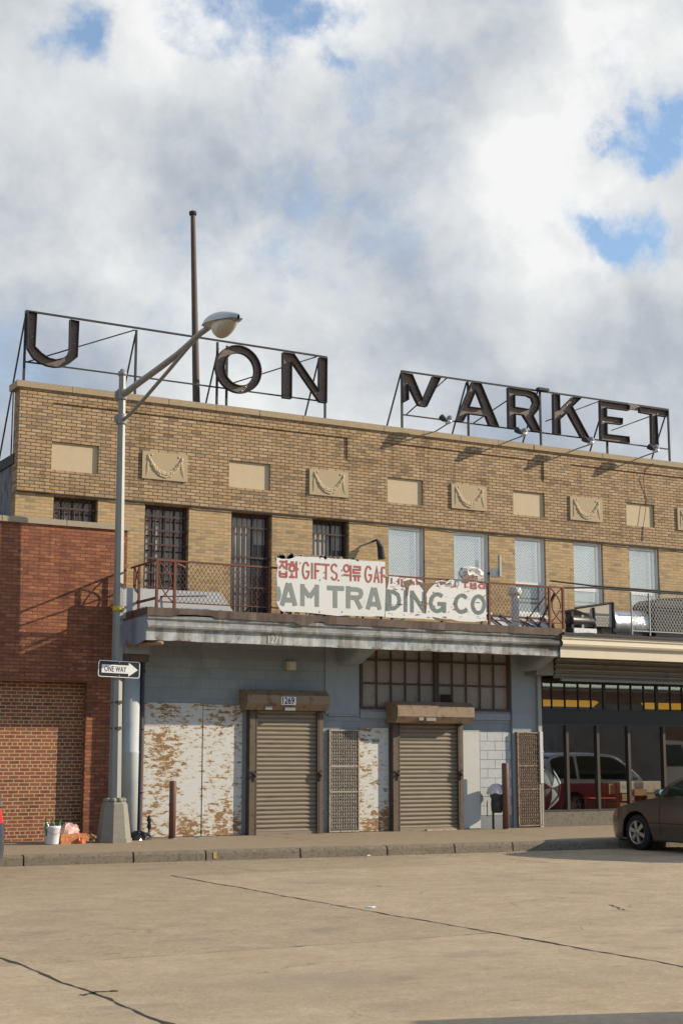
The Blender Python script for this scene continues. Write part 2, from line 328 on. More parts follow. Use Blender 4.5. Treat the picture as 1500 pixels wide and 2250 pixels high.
def mesh_guard():
    m, t, b, pos = base_mat('white_wire_guard', .5, 0, .4)
    x, y, z = t.sep(pos); k = math.pi / .05
    def line(e): return t.math('GREATER_THAN', t.math('ABSOLUTE', t.math('SINE', t.math('MULTIPLY', e, k))), .962)
    ms_ = t.math('MAXIMUM', line(t.math('ADD', t.math('MULTIPLY', x, 1.15), t.math('MULTIPLY', z, .75))), line(t.math('SUBTRACT', t.math('MULTIPLY', x, 1.15), t.math('MULTIPLY', z, .75))))
    b.inputs['Base Color'].default_value = (.72, .73, .74, 1); t.put(b.inputs['Alpha'], ms_); return m
M_GUARD = mesh_guard()

# roadway
def road_mat():
    m, t, b, pos = base_mat('worn_concrete_road', .85, 0, .3)
    x, y, z = t.sep(pos)
    fine = t.noise(pos, 17, 8, .82)[0]; med = t.noise(pos, 3.1, 7, .62)[0]; big = t.noise(scl(t, pos, (.5, .9, 1)), .42, 5, .6)[0]
    sx = t.math('FLOOR', t.math('DIVIDE', t.math('ADD', x, 6.52), 4.81)); sy = t.math('FLOOR', t.math('DIVIDE', t.math('ADD', y, 14.75), 8.1))
    wn = t.node('ShaderNodeTexWhiteNoise', noise_dimensions='2D'); t.put(wn.inputs['Vector'], t.comb(sx, sy, 0.0))
    col = t.ramp(med, [(.3, (.355, .275, .182)), (.5, (.405, .318, .212)), (.7, (.455, .365, .252))])
    sk = t.math('ADD', .88, t.math('MULTIPLY', wn.outputs[0], .22)); col = t.mix(1.0, col, t.comb(sk, sk, sk), 'MULTIPLY')
    pit = t.step(y, -14.9, -14.6); amp = t.math('ADD', .9, t.math('MULTIPLY', pit, .55)); sp = t.math('ADD', 1.0, t.math('MULTIPLY', t.math('SUBTRACT', fine, .52), t.math('MULTIPLY', amp, 1.15)))
    dk = t.math('SUBTRACT', 1.0, t.math('MULTIPLY', pit, .07)); col = t.mix(1.0, col, t.comb(dk, dk, dk), 'MULTIPLY')
    col = t.mix(.9, col, t.mix(1.0, col, t.comb(sp, sp, sp), 'MULTIPLY'))
    col = t.mix(t.math('MULTIPLY', t.step(big, .48, .72), .6), col, (.27, .215, .15))
    orange = t.noise(scl(t, pos, (.6, 1.6, 1)), 1.1, 5, .6)[0]
    col = t.mix(t.math('MULTIPLY', t.step(orange, .55, .75), .25), col, (.40, .26, .13))
    spot = t.noise(scl(t, pos, (.8, 2.2, 1)), 2.7, 3, .5)[0]
    col = t.mix(t.math('MULTIPLY', t.step(spot, .70, .76), .5), col, (.13, .105, .078))
    crv = t.node('ShaderNodeTexVoronoi', feature='DISTANCE_TO_EDGE'); crv.inputs['Scale'].default_value = .42
    t.put(crv.inputs['Vector'], t.vmath('ADD', pos, t.vmath('MULTIPLY', t.noise(pos, 1.6, 5)[1], (.9, .9, 0))))
    cm = t.math('MULTIPLY', t.step(crv.outputs[0], .006, .001), t.step(t.noise(pos, .5, 3)[0], .52, .6))
    col = t.mix(t.math('MULTIPLY', cm, .55), col, (.1, .08, .06))
    oil = t.noise(scl(t, pos, (.55, .9, 1)), 1.9, 5, .55)[0]
    col = t.mix(t.math('MULTIPLY', t.step(oil, .58, .72), .40), col, (.19, .165, .135))
    tyre = t.math('MULTIPLY', t.step(t.noise(t.comb(t.math('MULTIPLY', x, .06), t.math('ADD', y, t.math('MULTIPLY', x, .10)), 0.0), 2.6, 4, .6)[0], .56, .70), t.step(t.noise(pos, 7, 4)[0], .40, .62))
    col = t.mix(t.math('MULTIPLY', tyre, .28), col, (.22, .18, .135))
    gut = t.math('MULTIPLY', t.step(y, -5.6, -4.4), t.step(t.noise(scl(t, pos, (1, 2, 1)), 1.6, 5)[0], .38, .62))
    col = t.mix(t.math('MULTIPLY', gut, .35), col, (.22, .165, .105))
    t.put(b.inputs['Base Color'], col); bump(t, b, fine, .5, .02)
    return m
M_ROAD = road_mat()
M_WALK = simple('sidewalk_concrete', (.30, .23, .15), .9, 0, .35, 5.0, (.15, .115, .075), (.8, .8, 1), thr=(.5, .72), amt=.5, bmp=.35)
M_KERB = simple('kerb_granite', (.20, .165, .12), .9, 0, .5, 12.0, (.075, .06, .045), thr=(.48, .66), amt=.6, bmp=.5)
M_JOINT = simple('joint_tar', (.04, .032, .026), .9, 0, .5, 12.0)

def car_paint(name, c, rough=.35):
    m, t, b, pos = base_mat(name, rough, .35, .5); b.inputs['Coat Weight'].default_value = .6; b.inputs['Coat Roughness'].default_value = .12
    n = t.noise(pos, 2.5, 5)[0]; d = t.step(t.math('ADD', t.sep(pos)[2], t.math('MULTIPLY', n, .3)), .45, .0)
    t.put(b.inputs['Base Color'], t.mix(t.math('MULTIPLY', d, .5), c, (.13, .105, .08))); return m
M_CARB = car_paint('brown_car_paint', (.082, .062, .048))
M_CARBLUE = car_paint('blue_car_paint', (.03, .045, .075))
def two_tone():
    m, t, b, pos = base_mat('two_tone_van_paint', .35, 0, .5); b.inputs['Coat Weight'].default_value = .5
    z = t.sep(pos)[2]; t.put(b.inputs['Base Color'], t.mix(t.step(z, .80, .82), (.46, .06, .055), (.72, .74, .77))); return m
M_CARRED = two_tone()
M_CARSILV = car_paint('silver_paint', (.45, .46, .48))
M_CARGL = simple('car_glass', (.010, .022, .016), .06, 0, .1, 2.0, spec=.6)
M_RIM = simple('alloy_rim', (.42, .41, .39), .35, .75, .15, 9.0)
M_TAIL = simple('red_tail_lens', (.45, .015, .012), .2, 0, .1, 8.0, spec=.6)
M_AMBER = simple('amber_lens', (.34, .10, .045), .2, 0, .1, 8.0, spec=.6)
M_MIRGL = simple('mirror_glass', (.45, .75, .68), .05, .9, .1, 8.0)

# ------------------------------------------------------------------ mesh builder
ORG = {}
class MB:
    def __init__(s): s.v = []; s.f = []; s.sm = []
    def add(s, vs, fs, smooth=False):
        o = len(s.v); s.v += [tuple(v) for v in vs]; s.f += [tuple(i + o for i in f) for f in fs]; s.sm += [smooth] * len(fs); return s
    def box(s, x0, x1, y0, y1, z0, z1):
        return s.add([(x0, y0, z0), (x1, y0, z0), (x1, y1, z0), (x0, y1, z0), (x0, y0, z1), (x1, y0, z1), (x1, y1, z1), (x0, y1, z1)],
                     [(0, 3, 2, 1), (4, 5, 6, 7), (0, 1, 5, 4), (1, 2, 6, 5), (2, 3, 7, 6), (3, 0, 4, 7)])
    def tube(s, pts, r, n=6, r2=None, caps=True, smooth=True):
        pts = [Vector(p) for p in pts]; k = len(pts); rings = []
        for i, p in enumerate(pts):
            d = (pts[min(i + 1, k - 1)] - pts[max(i - 1, 0)]).normalized()
            a = d.cross(Vector((0, 0, 1)) if abs(d.z) < .95 else Vector((1, 0, 0))).normalized(); b = d.cross(a)
            rr = r if r2 is None else r + (r2 - r) * i / max(1, k - 1)
            if isinstance(r, (list, tuple)): rr = r[i]
            rings.append([p + (a * math.cos(2 * math.pi * (j + .5) / n) + b * math.sin(2 * math.pi * (j + .5) / n)) * rr for j in range(n)])
        vs = [v for q in rings for v in q]; fs = []
        for i in range(k - 1):
            for j in range(n): fs.append((i * n + j, i * n + (j + 1) % n, (i + 1) * n + (j + 1) % n, (i + 1) * n + j))
        s.add(vs, fs, smooth and n > 4)
        if caps: s.add(rings[0], [tuple(range(n))[::-1]]); s.add(rings[-1], [tuple(range(n))])
        return s
    def lathe(s, prof, c, n=16, axis='z', smooth=True, caps=True):
        vs = []; k = len(prof); c = Vector(c)
        for r, h in prof:
            for j in range(n):
                a = 2 * math.pi * (j + .5) / n; p = (r * math.cos(a), r * math.sin(a), h)
                if axis == 'y': p = (p[0], p[2], p[1])
                if axis == 'x': p = (p[2], p[0], p[1])
                vs.append(c + Vector(p))
        fs = [(i * n + j, i * n + (j + 1) % n, (i + 1) * n + (j + 1) % n, (i + 1) * n + j) for i in range(k - 1) for j in range(n)]
        if caps: fs += [tuple(range(n))[::-1], tuple(range((k - 1) * n, k * n))]
        return s.add(vs, fs, smooth)
    def sphere(s, c, r, n=8, m=6):
        r = r if isinstance(r, (tuple, list)) else (r, r, r); c = Vector(c); vs = []; fs = []
        for i in range(m + 1):
            th = math.pi * i / m
            for j in range(n):
                a = 2 * math.pi * j / n; vs.append(c + Vector((r[0] * math.sin(th) * math.cos(a), r[1] * math.sin(th) * math.sin(a), r[2] * math.cos(th))))
        for i in range(m):
            for j in range(n): fs.append((i * n + j, (i + 1) * n + j, (i + 1) * n + (j + 1) % n, i * n + (j + 1) % n))
        return s.add(vs, fs, True)
    def ribbon(s, pts, w, nrm, closed=False, lift=0.0):
        """flat painted stroke of width w through pts on a plane with normal nrm"""
        nrm = Vector(nrm).normalized(); pts = [Vector(p) + nrm * lift for p in pts]; k = len(pts); L = []; Rr = []
        for i, p in enumerate(pts):
            a = pts[i - 1] if (i > 0 or closed) else None; b = pts[(i + 1) % k] if (i < k - 1 or closed) else None
            d1 = (p - a).normalized() if a is not None else None; d2 = (b - p).normalized() if b is not None else None
            if d1 is None: d1 = d2
            if d2 is None: d2 = d1
            t = (d1 + d2).normalized(); side = t.cross(nrm); c = max(.45, t.dot(d1)); L.append(p + side * (w / 2 / c)); Rr.append(p - side * (w / 2 / c))
        rng = range(k if closed else k - 1)
        return s.add(L + Rr, [(i, (i + 1) % k, k + (i + 1) % k, k + i) for i in rng])
    def prism(s, poly, d):
        """polygon (list of points) extruded by vector d"""
        d = Vector(d); k = len(poly); a = [Vector(p) for p in poly]; b = [p + d for p in a]
        return s.add(a + b, [tuple(range(k)), tuple(range(2 * k - 1, k - 1, -1))] + [(i, k + i, k + (i + 1) % k, (i + 1) % k) for i in range(k)])
    def grid(s, rows, smooth=True, closed=False):
        n = len(rows[0]); vs = [v for r in rows for v in r]; m = len(rows)
        return s.add(vs, [(i * n + j, i * n + (j + 1) % n, (i + 1) * n + (j + 1) % n, (i + 1) * n + j) for i in range(m - 1) for j in range(n if closed else n - 1)], smooth)
    def build(s, name, mat, parent=None, org=None, xf=None):
        me = bpy.data.meshes.new(name); o = bpy.data.objects.new(name, me); COL.objects.link(o)
        vs = [Vector(v) for v in s.v]
        if xf is not None: vs = [xf @ v for v in vs]
        O = ORG.get(parent.name, Vector()) if parent else None
        if parent is None:
            if org is None:
                xs = [v.x for v in vs]; ys = [v.y for v in vs]; zs = [v.z for v in vs]
                org = Vector(((min(xs) + max(xs)) / 2, (min(ys) + max(ys)) / 2, min(zs)))
            O = Vector(org); o.location = O
        else: o.parent = parent
        ORG[o.name] = Vector(O)
        me.from_pydata([v - O for v in vs], [], s.f); me.validate()
        me.polygons.foreach_set('use_smooth', s.sm[:len(me.polygons)] if len(s.sm) >= len(me.polygons) else [False] * len(me.polygons))
        me.materials.append(mat); me.update(); return o
def tag(o, label=None, cat=None, group=None, kind=None):
    if label: o['label'] = label
    if cat: o['category'] = cat
    if group: o['group'] = group
    if kind: o['kind'] = kind
    return o
def thing(name, label, cat, loc, group=None):
    o = bpy.data.objects.new(name, None); COL.objects.link(o); o.location = loc; o.empty_display_size = .3; ORG[o.name] = Vector(loc)
    return tag(o, label, cat, group)
def curve_mesh(contours, depth_dir=None):
    """filled flat polygons with holes -> (verts2d, faces)"""
    cu = bpy.data.curves.new('tmp', 'CURVE'); cu.dimensions = '2D'; cu.fill_mode = 'FRONT'
    for c in contours:
        sp = cu.splines.new('POLY'); sp.points.add(len(c) - 1); sp.use_cyclic_u = True
        for q, (x, y) in zip(sp.points, c): q.co = (x, y, 0, 1)
    ob = bpy.data.objects.new('tmp', cu); me = bpy.data.meshes.new_from_object(ob)
    vs = [tuple(v.co[:2]) for v in me.vertices]; fs = [tuple(p.vertices) for p in me.polygons]
    bpy.data.objects.remove(ob); bpy.data.curves.remove(cu); bpy.data.meshes.remove(me); return vs, fs
def text_mesh(body, h, wscale=1.0, bold=0.0, spacing=1.0):
    cu = bpy.data.curves.new('tmp', 'FONT'); cu.body = body; cu.size = 1.0; cu.offset = bold; cu.space_character = spacing; cu.resolution_u = 4
    ob = bpy.data.objects.new('tmp', cu); me = bpy.data.meshes.new_from_object(ob)
    xs = [v.co.x for v in me.vertices]; ys = [v.co.y for v in me.vertices]; k = h / (max(ys) - min(ys)); x0, y0, xm = min(xs), min(ys), max(xs)
    vs = [((v.co.x - x0) * k * wscale, (v.co.y - y0) * k) for v in me.vertices]; fs = [tuple(p.vertices) for p in me.polygons]
    bpy.data.objects.remove(ob); bpy.data.curves.remove(cu); bpy.data.meshes.remove(me); return vs, fs, (xm - x0) * k * wscale
def wall_holes(mb, x0, x1, z0, z1, holes, y, depth):
    """front face of a wall with rectangular openings and their reveals"""
    xs = sorted({x0, x1, *[h[0] for h in holes], *[h[1] for h in holes]}); zs = sorted({z0, z1, *[h[2] for h in holes], *[h[3] for h in holes]})
    xs = [x for x in xs if x0 <= x <= x1]; zs = [z for z in zs if z0 <= z <= z1]
    for a, b in zip(xs, xs[1:]):
        for c, d in zip(zs, zs[1:]):
            mx, mz = (a + b) / 2, (c + d) / 2
            if any(h[0] < mx < h[1] and h[2] < mz < h[3] for h in holes): continue
            mb.add([(a, y, c), (b, y, c), (b, y, d), (a, y, d)], [(0, 1, 2, 3)])
    for a, b, c, d in holes:
        q = [(a, c), (b, c), (b, d), (a, d)]
        for (p1, p2) in zip(q, q[1:] + q[:1]):
            mb.add([(p1[0], y, p1[1]), (p2[0], y, p2[1]), (p2[0], y + depth, p2[1]), (p1[0], y + depth, p1[1])], [(0, 1, 2, 3)])
    return mb

# ================================================================== GROUND
def S(name, mb, mat): return tag(mb.build(name, mat, None, (0, 0, 0)), kind='structure')
RZ = -.17
S('road', MB().add([(-400, -400, RZ), (400, -400, RZ), (400, 400, RZ), (-400, 400, RZ)], [(0, 1, 2, 3)]), M_ROAD)
KL = [(-45, -2.5), (-14, -3.05), (-8.2, -3.53), (-5.6, -3.74), (-1.75, -4.14), (2.7, -4.5), (6, -4.62), (60, -4.7)]   # kerb top front edge
def kerb_y(x):
    for (a, b), (c, d) in zip(KL, KL[1:]):
        if a <= x <= c: return b + (d - b) * (x - a) / (c - a)
    return KL[-1][1]
m = MB()
for (a, b), (c, d) in zip(KL, KL[1:]):
    m.add([(a, b + .17, -.004), (c, d + .17, -.004), (c, .3, .02), (a, .3, .02)], [(0, 1, 2, 3)])
    m.add([(a, b + .17, -.004), (c, d + .17, -.004), (c, d + .17, -.3), (a, b + .17, -.3)], [(0, 1, 2, 3)])
S('sidewalk', m, M_WALK)
m = MB(); jx = [P(u, 1880, 0, 2).x for u in (57, 343, 540, 808, 1068, 1282, 1474)]
edges = [-45, -40] + [jx[0] - 2.7 * k for k in range(9, 0, -1)] + jx + [jx[-1] + 2.4 * k for k in range(1, 20)]
for a, b in zip(edges, edges[1:]):
    a += .014; b -= .014; n = 5; sec = []
    for i in range(n + 1):
        x = a + (b - a) * i / n; y = kerb_y(x) + random.uniform(-.006, .006); dz = random.uniform(-.006, .006)
        sec.append([(x, y + .175, -.35), (x, y + .175, .002 + dz), (x, y + .03, .002 + dz), (x, y + .006, -.012 + dz), (x, y - .012, -.05), (x, y - .035, -.35)])
    m.grid(sec, False); m.add(sec[0], [(0, 1, 2, 3, 4, 5)]); m.add(sec[-1], [(5, 4, 3, 2, 1, 0)])
S('kerb', m, M_KERB)
kx = P(475, 1875, -.05, 2).x
S('kerb_paint_mark', MB().add([(kx - .03, kerb_y(kx) - .024, -.14), (kx + .03, kerb_y(kx + .03) - .024, -.14), (kx + .035, kerb_y(kx) - .016, -.03), (kx - .03, kerb_y(kx) - .016, -.03)], [(0, 1, 2, 3)]), simple('worn_yellow_paint', (.42, .30, .05), .8, 0, .5, 30.0, (.2, .165, .12), thr=(.45, .6)))
def jag(mb, p, q, w, z, amp=.03, n=60):
    p = Vector((*p, z)); q = Vector((*q, z)); d = (q - p); s = d.normalized().cross(Vector((0, 0, 1))); L = []; Rr = []; o = 0
    for i in range(n + 1):
        o = o * .8 + random.uniform(-amp, amp) * .5; c = p + d * (i / n) + s * o; ww = w * random.uniform(.25, 1.0)
        if random.random() < .06: ww *= 2.1
        L.append(c + s * ww / 2); Rr.append(c - s * ww / 2)
    mb.grid([L, Rr], False)
m = MB(); zj = RZ + .004
for x, y0 in ((-6.52, -6.5), (-11.33, -6.5), (-1.71, -9.8), (3.1, -9.0), (-16.1, -6.5)):
    if x in (-6.52, -11.33): jag(m, (x, y0), (x + random.uniform(-.05, .05), -26), .04, zj, .035, 150)
    elif x > 0 : jag(m, (x, y0), (x, -30), .03, zj, .03, 150)
jag(m, (-20, -14.75), (-6.52, -14.78), .012, zj, .03, 130)
jag(m, (-.1, -6.0), (-.05, -7.4), .025, zj, .03, 20); jag(m, (P(1195, 1970, RZ, 2).x, P(1195, 1970, RZ, 2).y), (P(1240, 1974, RZ, 2).x, P(1240, 1974, RZ, 2).y), .03, zj, .04, 14)
jag(m, P(1335, 1988, RZ, 2)[:2], P(1372, 2000, RZ, 2)[:2], .04, zj, .05, 14); jag(m, P(185, 2188, RZ, 2)[:2], P(245, 2176, RZ, 2)[:2], .07, zj, .06, 18)
S('road_joints', m, M_JOINT)
m = MB(); zz = .0
jag(m, P(365, 1853, 0, 2)[:2], P(450, 1864, 0, 2)[:2], .012, .016, .01, 20)
for x in (-8.6, -1.9, 2.9): jag(m, (x, -.2), (x + .02, kerb_y(x) + .2), .018, .021, .008, 20)
S('sidewalk_joints', m, M_JOINT)

# ================================================================== TAN BRICK BUILDING
B = thing('brick_building', 'long tan brick market building with stone garland panels above a shuttered shopfront', 'building', (-7.1, 0, 0))
XR = 24.0; YU = -.04; ZB = 6.56
plain = [(-6.446, -5.477), (-2.664, -1.718), (1.127, 2.037), (4.471, 5.36), (7.785, 8.652), (11.0, 11.87), (14.2, 15.07)]
garl = [(-4.575, -3.6), (-.812, .128), (2.768, 3.718), (6.077, 7.031), (9.36, 10.3), (12.6, 13.54)]
ZP0, ZP1 = 7.03, 7.59
m = MB(); wall_holes(m, -7.1, XR, ZB, 8.58, [(a, b, ZP0, ZP1) for a, b in plain], YU, .06)
m.add([(-7.1, YU, ZB), (XR, YU, ZB), (XR, .02, ZB), (-7.1, .02, ZB)], [(0, 1, 2, 3)])
m.box(-7.103, -6.444, YU - .034, YU + .02, ZB, 8.352)
for a, b in ((.112, .968), (5.337, 6.11), (10.6, 11.3), (15.4, 16.1)):
    m.prism([(a, YU + .01, 7.78), (a, YU - .034, 7.95), (a, YU - .034, 8.352), (a, YU + .01, 8.352)], (b - a, 0, 0))
m.box(-7.103, XR, YU - .034, YU + .02, 8.352, 8.585)
m.build('upper_wall', M_TAN, B)
wins = [(-6.35, -5.45, 5.6, 6.53, 'b'), (-4.47, -3.52, 4.55, 6.53, 'b'), (-2.58, -1.65, 4.4, 6.53, 'b'), (-.70, .185, 4.6, 6.53, 'b'),
        (1.17, 2.09, 4.75, 6.53, 'w'), (2.86, 3.81, 4.75, 6.53, 'w'), (4.52, 5.385, 4.75, 6.53, 'g'), (6.19, 7.06, 4.6, 6.53, 'w'), (7.86, 8.78, 4.6, 6.53, 'w'), (9.55, 10.45, 4.6, 6.53, 'w'), (11.2, 12.1, 4.6, 6.53, 'w')]
m = MB(); wall_holes(m, -7.1, XR, 3.9, ZB, [w[:4] for w in wins], 0.0, .24)
m.build('window_wall', M_TAN2, B)
# left flank: brick return, then lower stuccoed wall
m = MB(); m.add([(-7.1, YU, ZB), (-7.1, .16, ZB), (-7.1, .16, 8.585), (-7.1, YU, 8.585)], [(0, 1, 2, 3)]); m.box(-7.098, -6.8, .006, .3, 3.9, 6.558); m.box(-7.098, -6.8, .021, .3, 6.558, 8.58); m.build('brick_return', M_TANS, B)
m = MB(); m.box(-7.09, -6.85, .12, 24, 0, 7.3); m.build('flank_wall', M_STUCCO, B)
m = MB(); m.box(-7.12, -6.82, .17, 24, 7.12, 7.32); m.build('flank_capping', M_TAR, B)
m = MB(); m.box(-6.85, XR, .1, 24, 6.98, 7.1); m.box(-6.85, XR, 23.8, 24, 0, 6.98); m.box(XR, XR + .2, 0, 24, 0, 8.58); m.box(-6.85, XR, .05, .3, 7.1, 8.57); m.build('roof', M_TAR, B)
# coping stones
m = MB(); ex = [-7.19]; 
for u in (155, 366, 470, 565, 660, 750, 838, 924, 1006, 1088, 1166, 1243, 1316, 1388, 1455): ex.append(PX(u, 860 + .125 * (u - 45)))
ex += [ex[-1] + 1.05 * k for k in range(1, 14)]
for a, b in zip(ex, ex[1:]):
    j = random.uniform(-.006, .006); m.box(a + .005, b - .005, -.125 + j, .40, 8.58, 8.705 + j)
    m.box(a + .005, b - .005, -.095 + j, .36, 8.565, 8.581)
m.build('coping', M_COPING, B)
for a, b in plain:
    MB().add([(a, YU + .05, ZP0), (b, YU + .05, ZP0), (b, YU + .05, ZP1), (a, YU + .05, ZP1)], [(0, 1, 2, 3)]).build('plain_stone_panel', M_STONE_P, B)
def garland_shape(x0, x1, z0, z1, y):
    g = MB(); w = x1 - x0; h = z1 - z0; X = lambda t: x0 + w * t; Zf = lambda t: z0 + h * t
    rnd = random.Random(3)
    for i in range(27):
        t = i / 26; s = (t - .5) * 2; zc = .20 + .56 * abs(s) ** 2.2; th = .042 + .05 * (1 - s * s)
        for k in (-1, 0, 1):
            g.sphere((X(.13 + .74 * t + rnd.uniform(-.006, .006)), y - .004 - .008 * (k == 0), Zf(zc + k * th * .8 + rnd.uniform(-.015, .015))), (.017 + rnd.uniform(0, .015), .022, .022 + rnd.uniform(0, .017)), 7, 5)
    g.tube([(X(.13 + .74 * i / 24), y + .004, Zf(.20 + .56 * abs(i / 12 - 1) ** 2.2)) for i in range(25)], [.012 + .012 * (1 - (i / 12 - 1) ** 2) for i in range(25)], 6)
    for e in (.12, .88):
        sgn = 1 if e < .5 else -1
        g.sphere((X(e + .075 * sgn), y - .004, Zf(.88)), (.026, .016, .024), 9, 6); g.sphere((X(e), y - .004, Zf(.83)), (.028, .018, .036), 9, 6)
        for q, dxx in ((0, -.02), (1, .01), (2, .03)):
            g.tube([(X(e + dxx * sgn * .3), y - .004, Zf(.80)), (X(e - sgn * .01 + dxx * sgn * .6), y - .003, Zf(.45)), (X(e - sgn * (.04 - q * .018)), y - .002, Zf(.12 + .05 * q))], [.008, .013, .006], 6)
    return g
for a, b in garl:
    pn = MB().box(a, b, YU - .036, YU + .05, 7.03, 7.585).build('garland_panel', M_STONE, B)
    # sunk margin field behind the swag
    garland_shape(a + .01, b - .01, 7.03, 7.585, YU - .034).build('garland', M_GARL, pn)

# windows
for x0, x1, z0, z1, k in wins:
    yr = .22; w = x1 - x0
    if k == 'b':
        fr = MB(); fr.box(x0, x0 + .05, yr - .06, yr + .02, z0, z1); fr.box(x1 - .05, x1, yr - .06, yr + .02, z0, z1); fr.box(x0 + .05, x1 - .05, yr - .06, yr + .02, z1 - .06, z1); fr.box(x0 + .05, x1 - .05, yr - .06, yr + .02, z0, z0 + .06)
        fr.box(x0 - .02, x1 + .02, -.03, .2, z0 - .09, z0 - .003)
        first = x0 < -3
        nh = 5 if first else 3
        if first:
            for i in range(1, 4): fr.box(x0 + w * i / 4 - .012, x0 + w * i / 4 + .012, yr - .02, yr + .02, z0, z1)
            zz = z1 - .3
            while zz > z0: fr.box(x0, x1, yr - .018, yr + .02, zz - .012, zz + .012); zz -= .3
        else: fr.box(x0 + w * .62 - .02, x0 + w * .62 + .02, yr - .03, yr + .02, z0, z1)
        wo_ = fr.build('barred_window', M_DARKIRON, B)
        MB().add([(x0, yr + .01, z0), (x1, yr + .01, z0), (x1, yr + .01, z1), (x0, yr + .01, z1)], [(0, 1, 2, 3)]).build('pane', M_PANED if first else M_PANEDK, wo_)
        if not first:
            MB().box(x0 + w * .64, x1 - .07, yr - .008, yr + .004, z1 - .62, z1 - .08).build('pale_pane', M_PANED, wo_)
            MB().box(x0 + .06, x0 + w * .58, yr - .008, yr + .004, z0 + .1, z1 - .1).build('curtained_pane', M_PANED, wo_)
        br = MB(); nb = 9 if first else 8; yb = .10
        for i in range(nb):
            x = x0 + w * (i + .5) / nb; br.tube([(x, yb, z0), (x, yb, z1)], .0125, 5)
        zz = z1 - (.22 if first else .3); 
        while zz > z0 + .1: br.box(x0, x1, yb - .028, yb - .014, zz - .018, zz + .018); zz -= (.285 if first else .62)
        br.build('bars', M_DARKIRON, wo_)
    else:
        yr = .12; fr = MB(); fw = .06
        fr.box(x0, x0 + fw * .5, yr - .05, yr + .05, z0, z1); fr.box(x1 - fw * 1.9, x1, yr - .02, yr + .06, z0, z1); fr.box(x1 - fw * .7, x1 - .005, yr - .07, yr - .02, z0, z1)
        fr.box(x0 + fw * .5, x1 - fw * 1.9, yr - .05, yr + .05, z1 - .06, z1); fr.box(x0 + fw * .5, x1 - fw * 1.9, yr - .05, yr + .05, z0, z0 + .07)
        zm = 5.47 if k != 'w' else 5.42; fr.box(x0 + fw * .5, x1 - fw * 1.9, yr - .04, yr + .045, zm - .04, zm + .04)
        fr.box(x0 - .02, x1 + .02, -.04, .1, z0 - .08, z0 - .003)
        wo_ = fr.build('white_window', M_WHITEP, B)
        MB().add([(x0, yr + .02, zm), (x1, yr + .02, zm), (x1, yr + .02, z1), (x0, yr + .02, z1)], [(0, 1, 2, 3)]).build('pane', M_PANES[int(x0 * 7.3) % 4], wo_)
        MB().add([(x0, yr + .03, z0), (x1, yr + .03, z0), (x1, yr + .03, zm), (x0, yr + .03, zm)], [(0, 1, 2, 3)]).build('lower_pane', M_PANEG if k == 'g' else M_PANES[(int(x0 * 3.1) + 1) % 4], wo_)
        gz = zm + .04 if k == 'g' else z0
        MB().add([(x0 + .01, yr - .075, gz), (x1 - .12, yr - .075, gz), (x1 - .12, yr - .075, z1 - .02), (x0 + .01, yr - .075, z1 - .02)], [(0, 1, 2, 3)]).build('wire_guard', M_GUARD, wo_)
# cables stapled to the facade
m = MB()
pts = [P(1435, 1018, -.14)] + [P(u, v, YU - .045 if v < 1058 else YU - .012) for u, v in [(1418, 1032), (1412, 1050), (1415, 1080), (1420, 1100), (1413, 1150), (1410, 1190)]]
m.tube(pts, .007, 5)
rng = random.Random(5); x = -7.0; last = None; m.build('drop_cable', M_WIRE, B); m = MB()
while x < 12:
    p = (x, YU - .012, ZB - .01 + rng.uniform(-.012, .012))
    if last: m.tube([last, p], .012, 4)
    last = p; x += .35
m.build('facade_cable', M_WIRE, B)

# ---- shopfront wall at street level
FW0, FW1, FZ0, FZ1 = .44, 4.29, 2.555, 3.86
m = MB(); wall_holes(m, -4.83, 5.12, 0, 3.9, [(FW0, FW1, FZ0, FZ1)], 0.0, .16); m.build('shop_wall', M_BLOCK, B)
m = MB(); m.box(.44, 4.29, -.035, .0, 2.36, 2.50); m.box(-.40, .40, -.03, .0, 2.44, 3.88); m.box(-.33, .42, -.045, -.03, 2.40, 2.435); m.build('wall_band', M_PAINT, B)
m = MB(); m.box(4.31, 5.10, -.07, .0, .02, 3.88); m.box(4.305, 5.105, -.09, -.07, 2.52, 2.56); m.build('pilaster', M_PAINT, B)
m = MB(); m.box(3.44, 4.30, -.022, 0, .0, 2.10); 
m.build('whitewashed_patch', M_BLOCK, B)
m = MB()
zs_ = [0.30 + .2 * i for i in range(10)]; rng = random.Random(11)
for i, z in enumerate(zs_):
    for a in ([0, .40, .80] if i % 2 else [-.2, .2, .6]):
        a0, a1 = max(3.46, 3.46 + a), min(4.28, 3.46 + a + .39)
        if a1 - a0 > .05 and z < 2.05 - .12 * rng.random(): m.box(a0, a1, -.030, -.022, z + .006, z + .194)
m.build('painted_blocks', M_WHITEB, B)
# rusty sheets
def sheet(name, x0, x1, z0, z1, mat, y=-.02):
    o = MB().box(x0, x1, y - .008, 0.0, z0, z1)
    o.box(x0, x0 + .02, y - .014, y - .008, z0, z1); o.box(x0 + .02, x1, y - .014, y - .008, z1 - .02, z1)
    return o.build(name, mat, B)
sheet('rusted_sheet', -4.44, -3.165, .03, 2.605, M_RUSTW); sheet('rusted_sheet', -3.155, -2.30, .03, 2.585, M_RUSTW, -.024)
sheet('rusted_sheet', .415, 1.12, .03, 2.16, M_RUSTW); sheet('pale_sheet', 2.965, 3.435, .03, 2.13, M_PERFW, -.04)
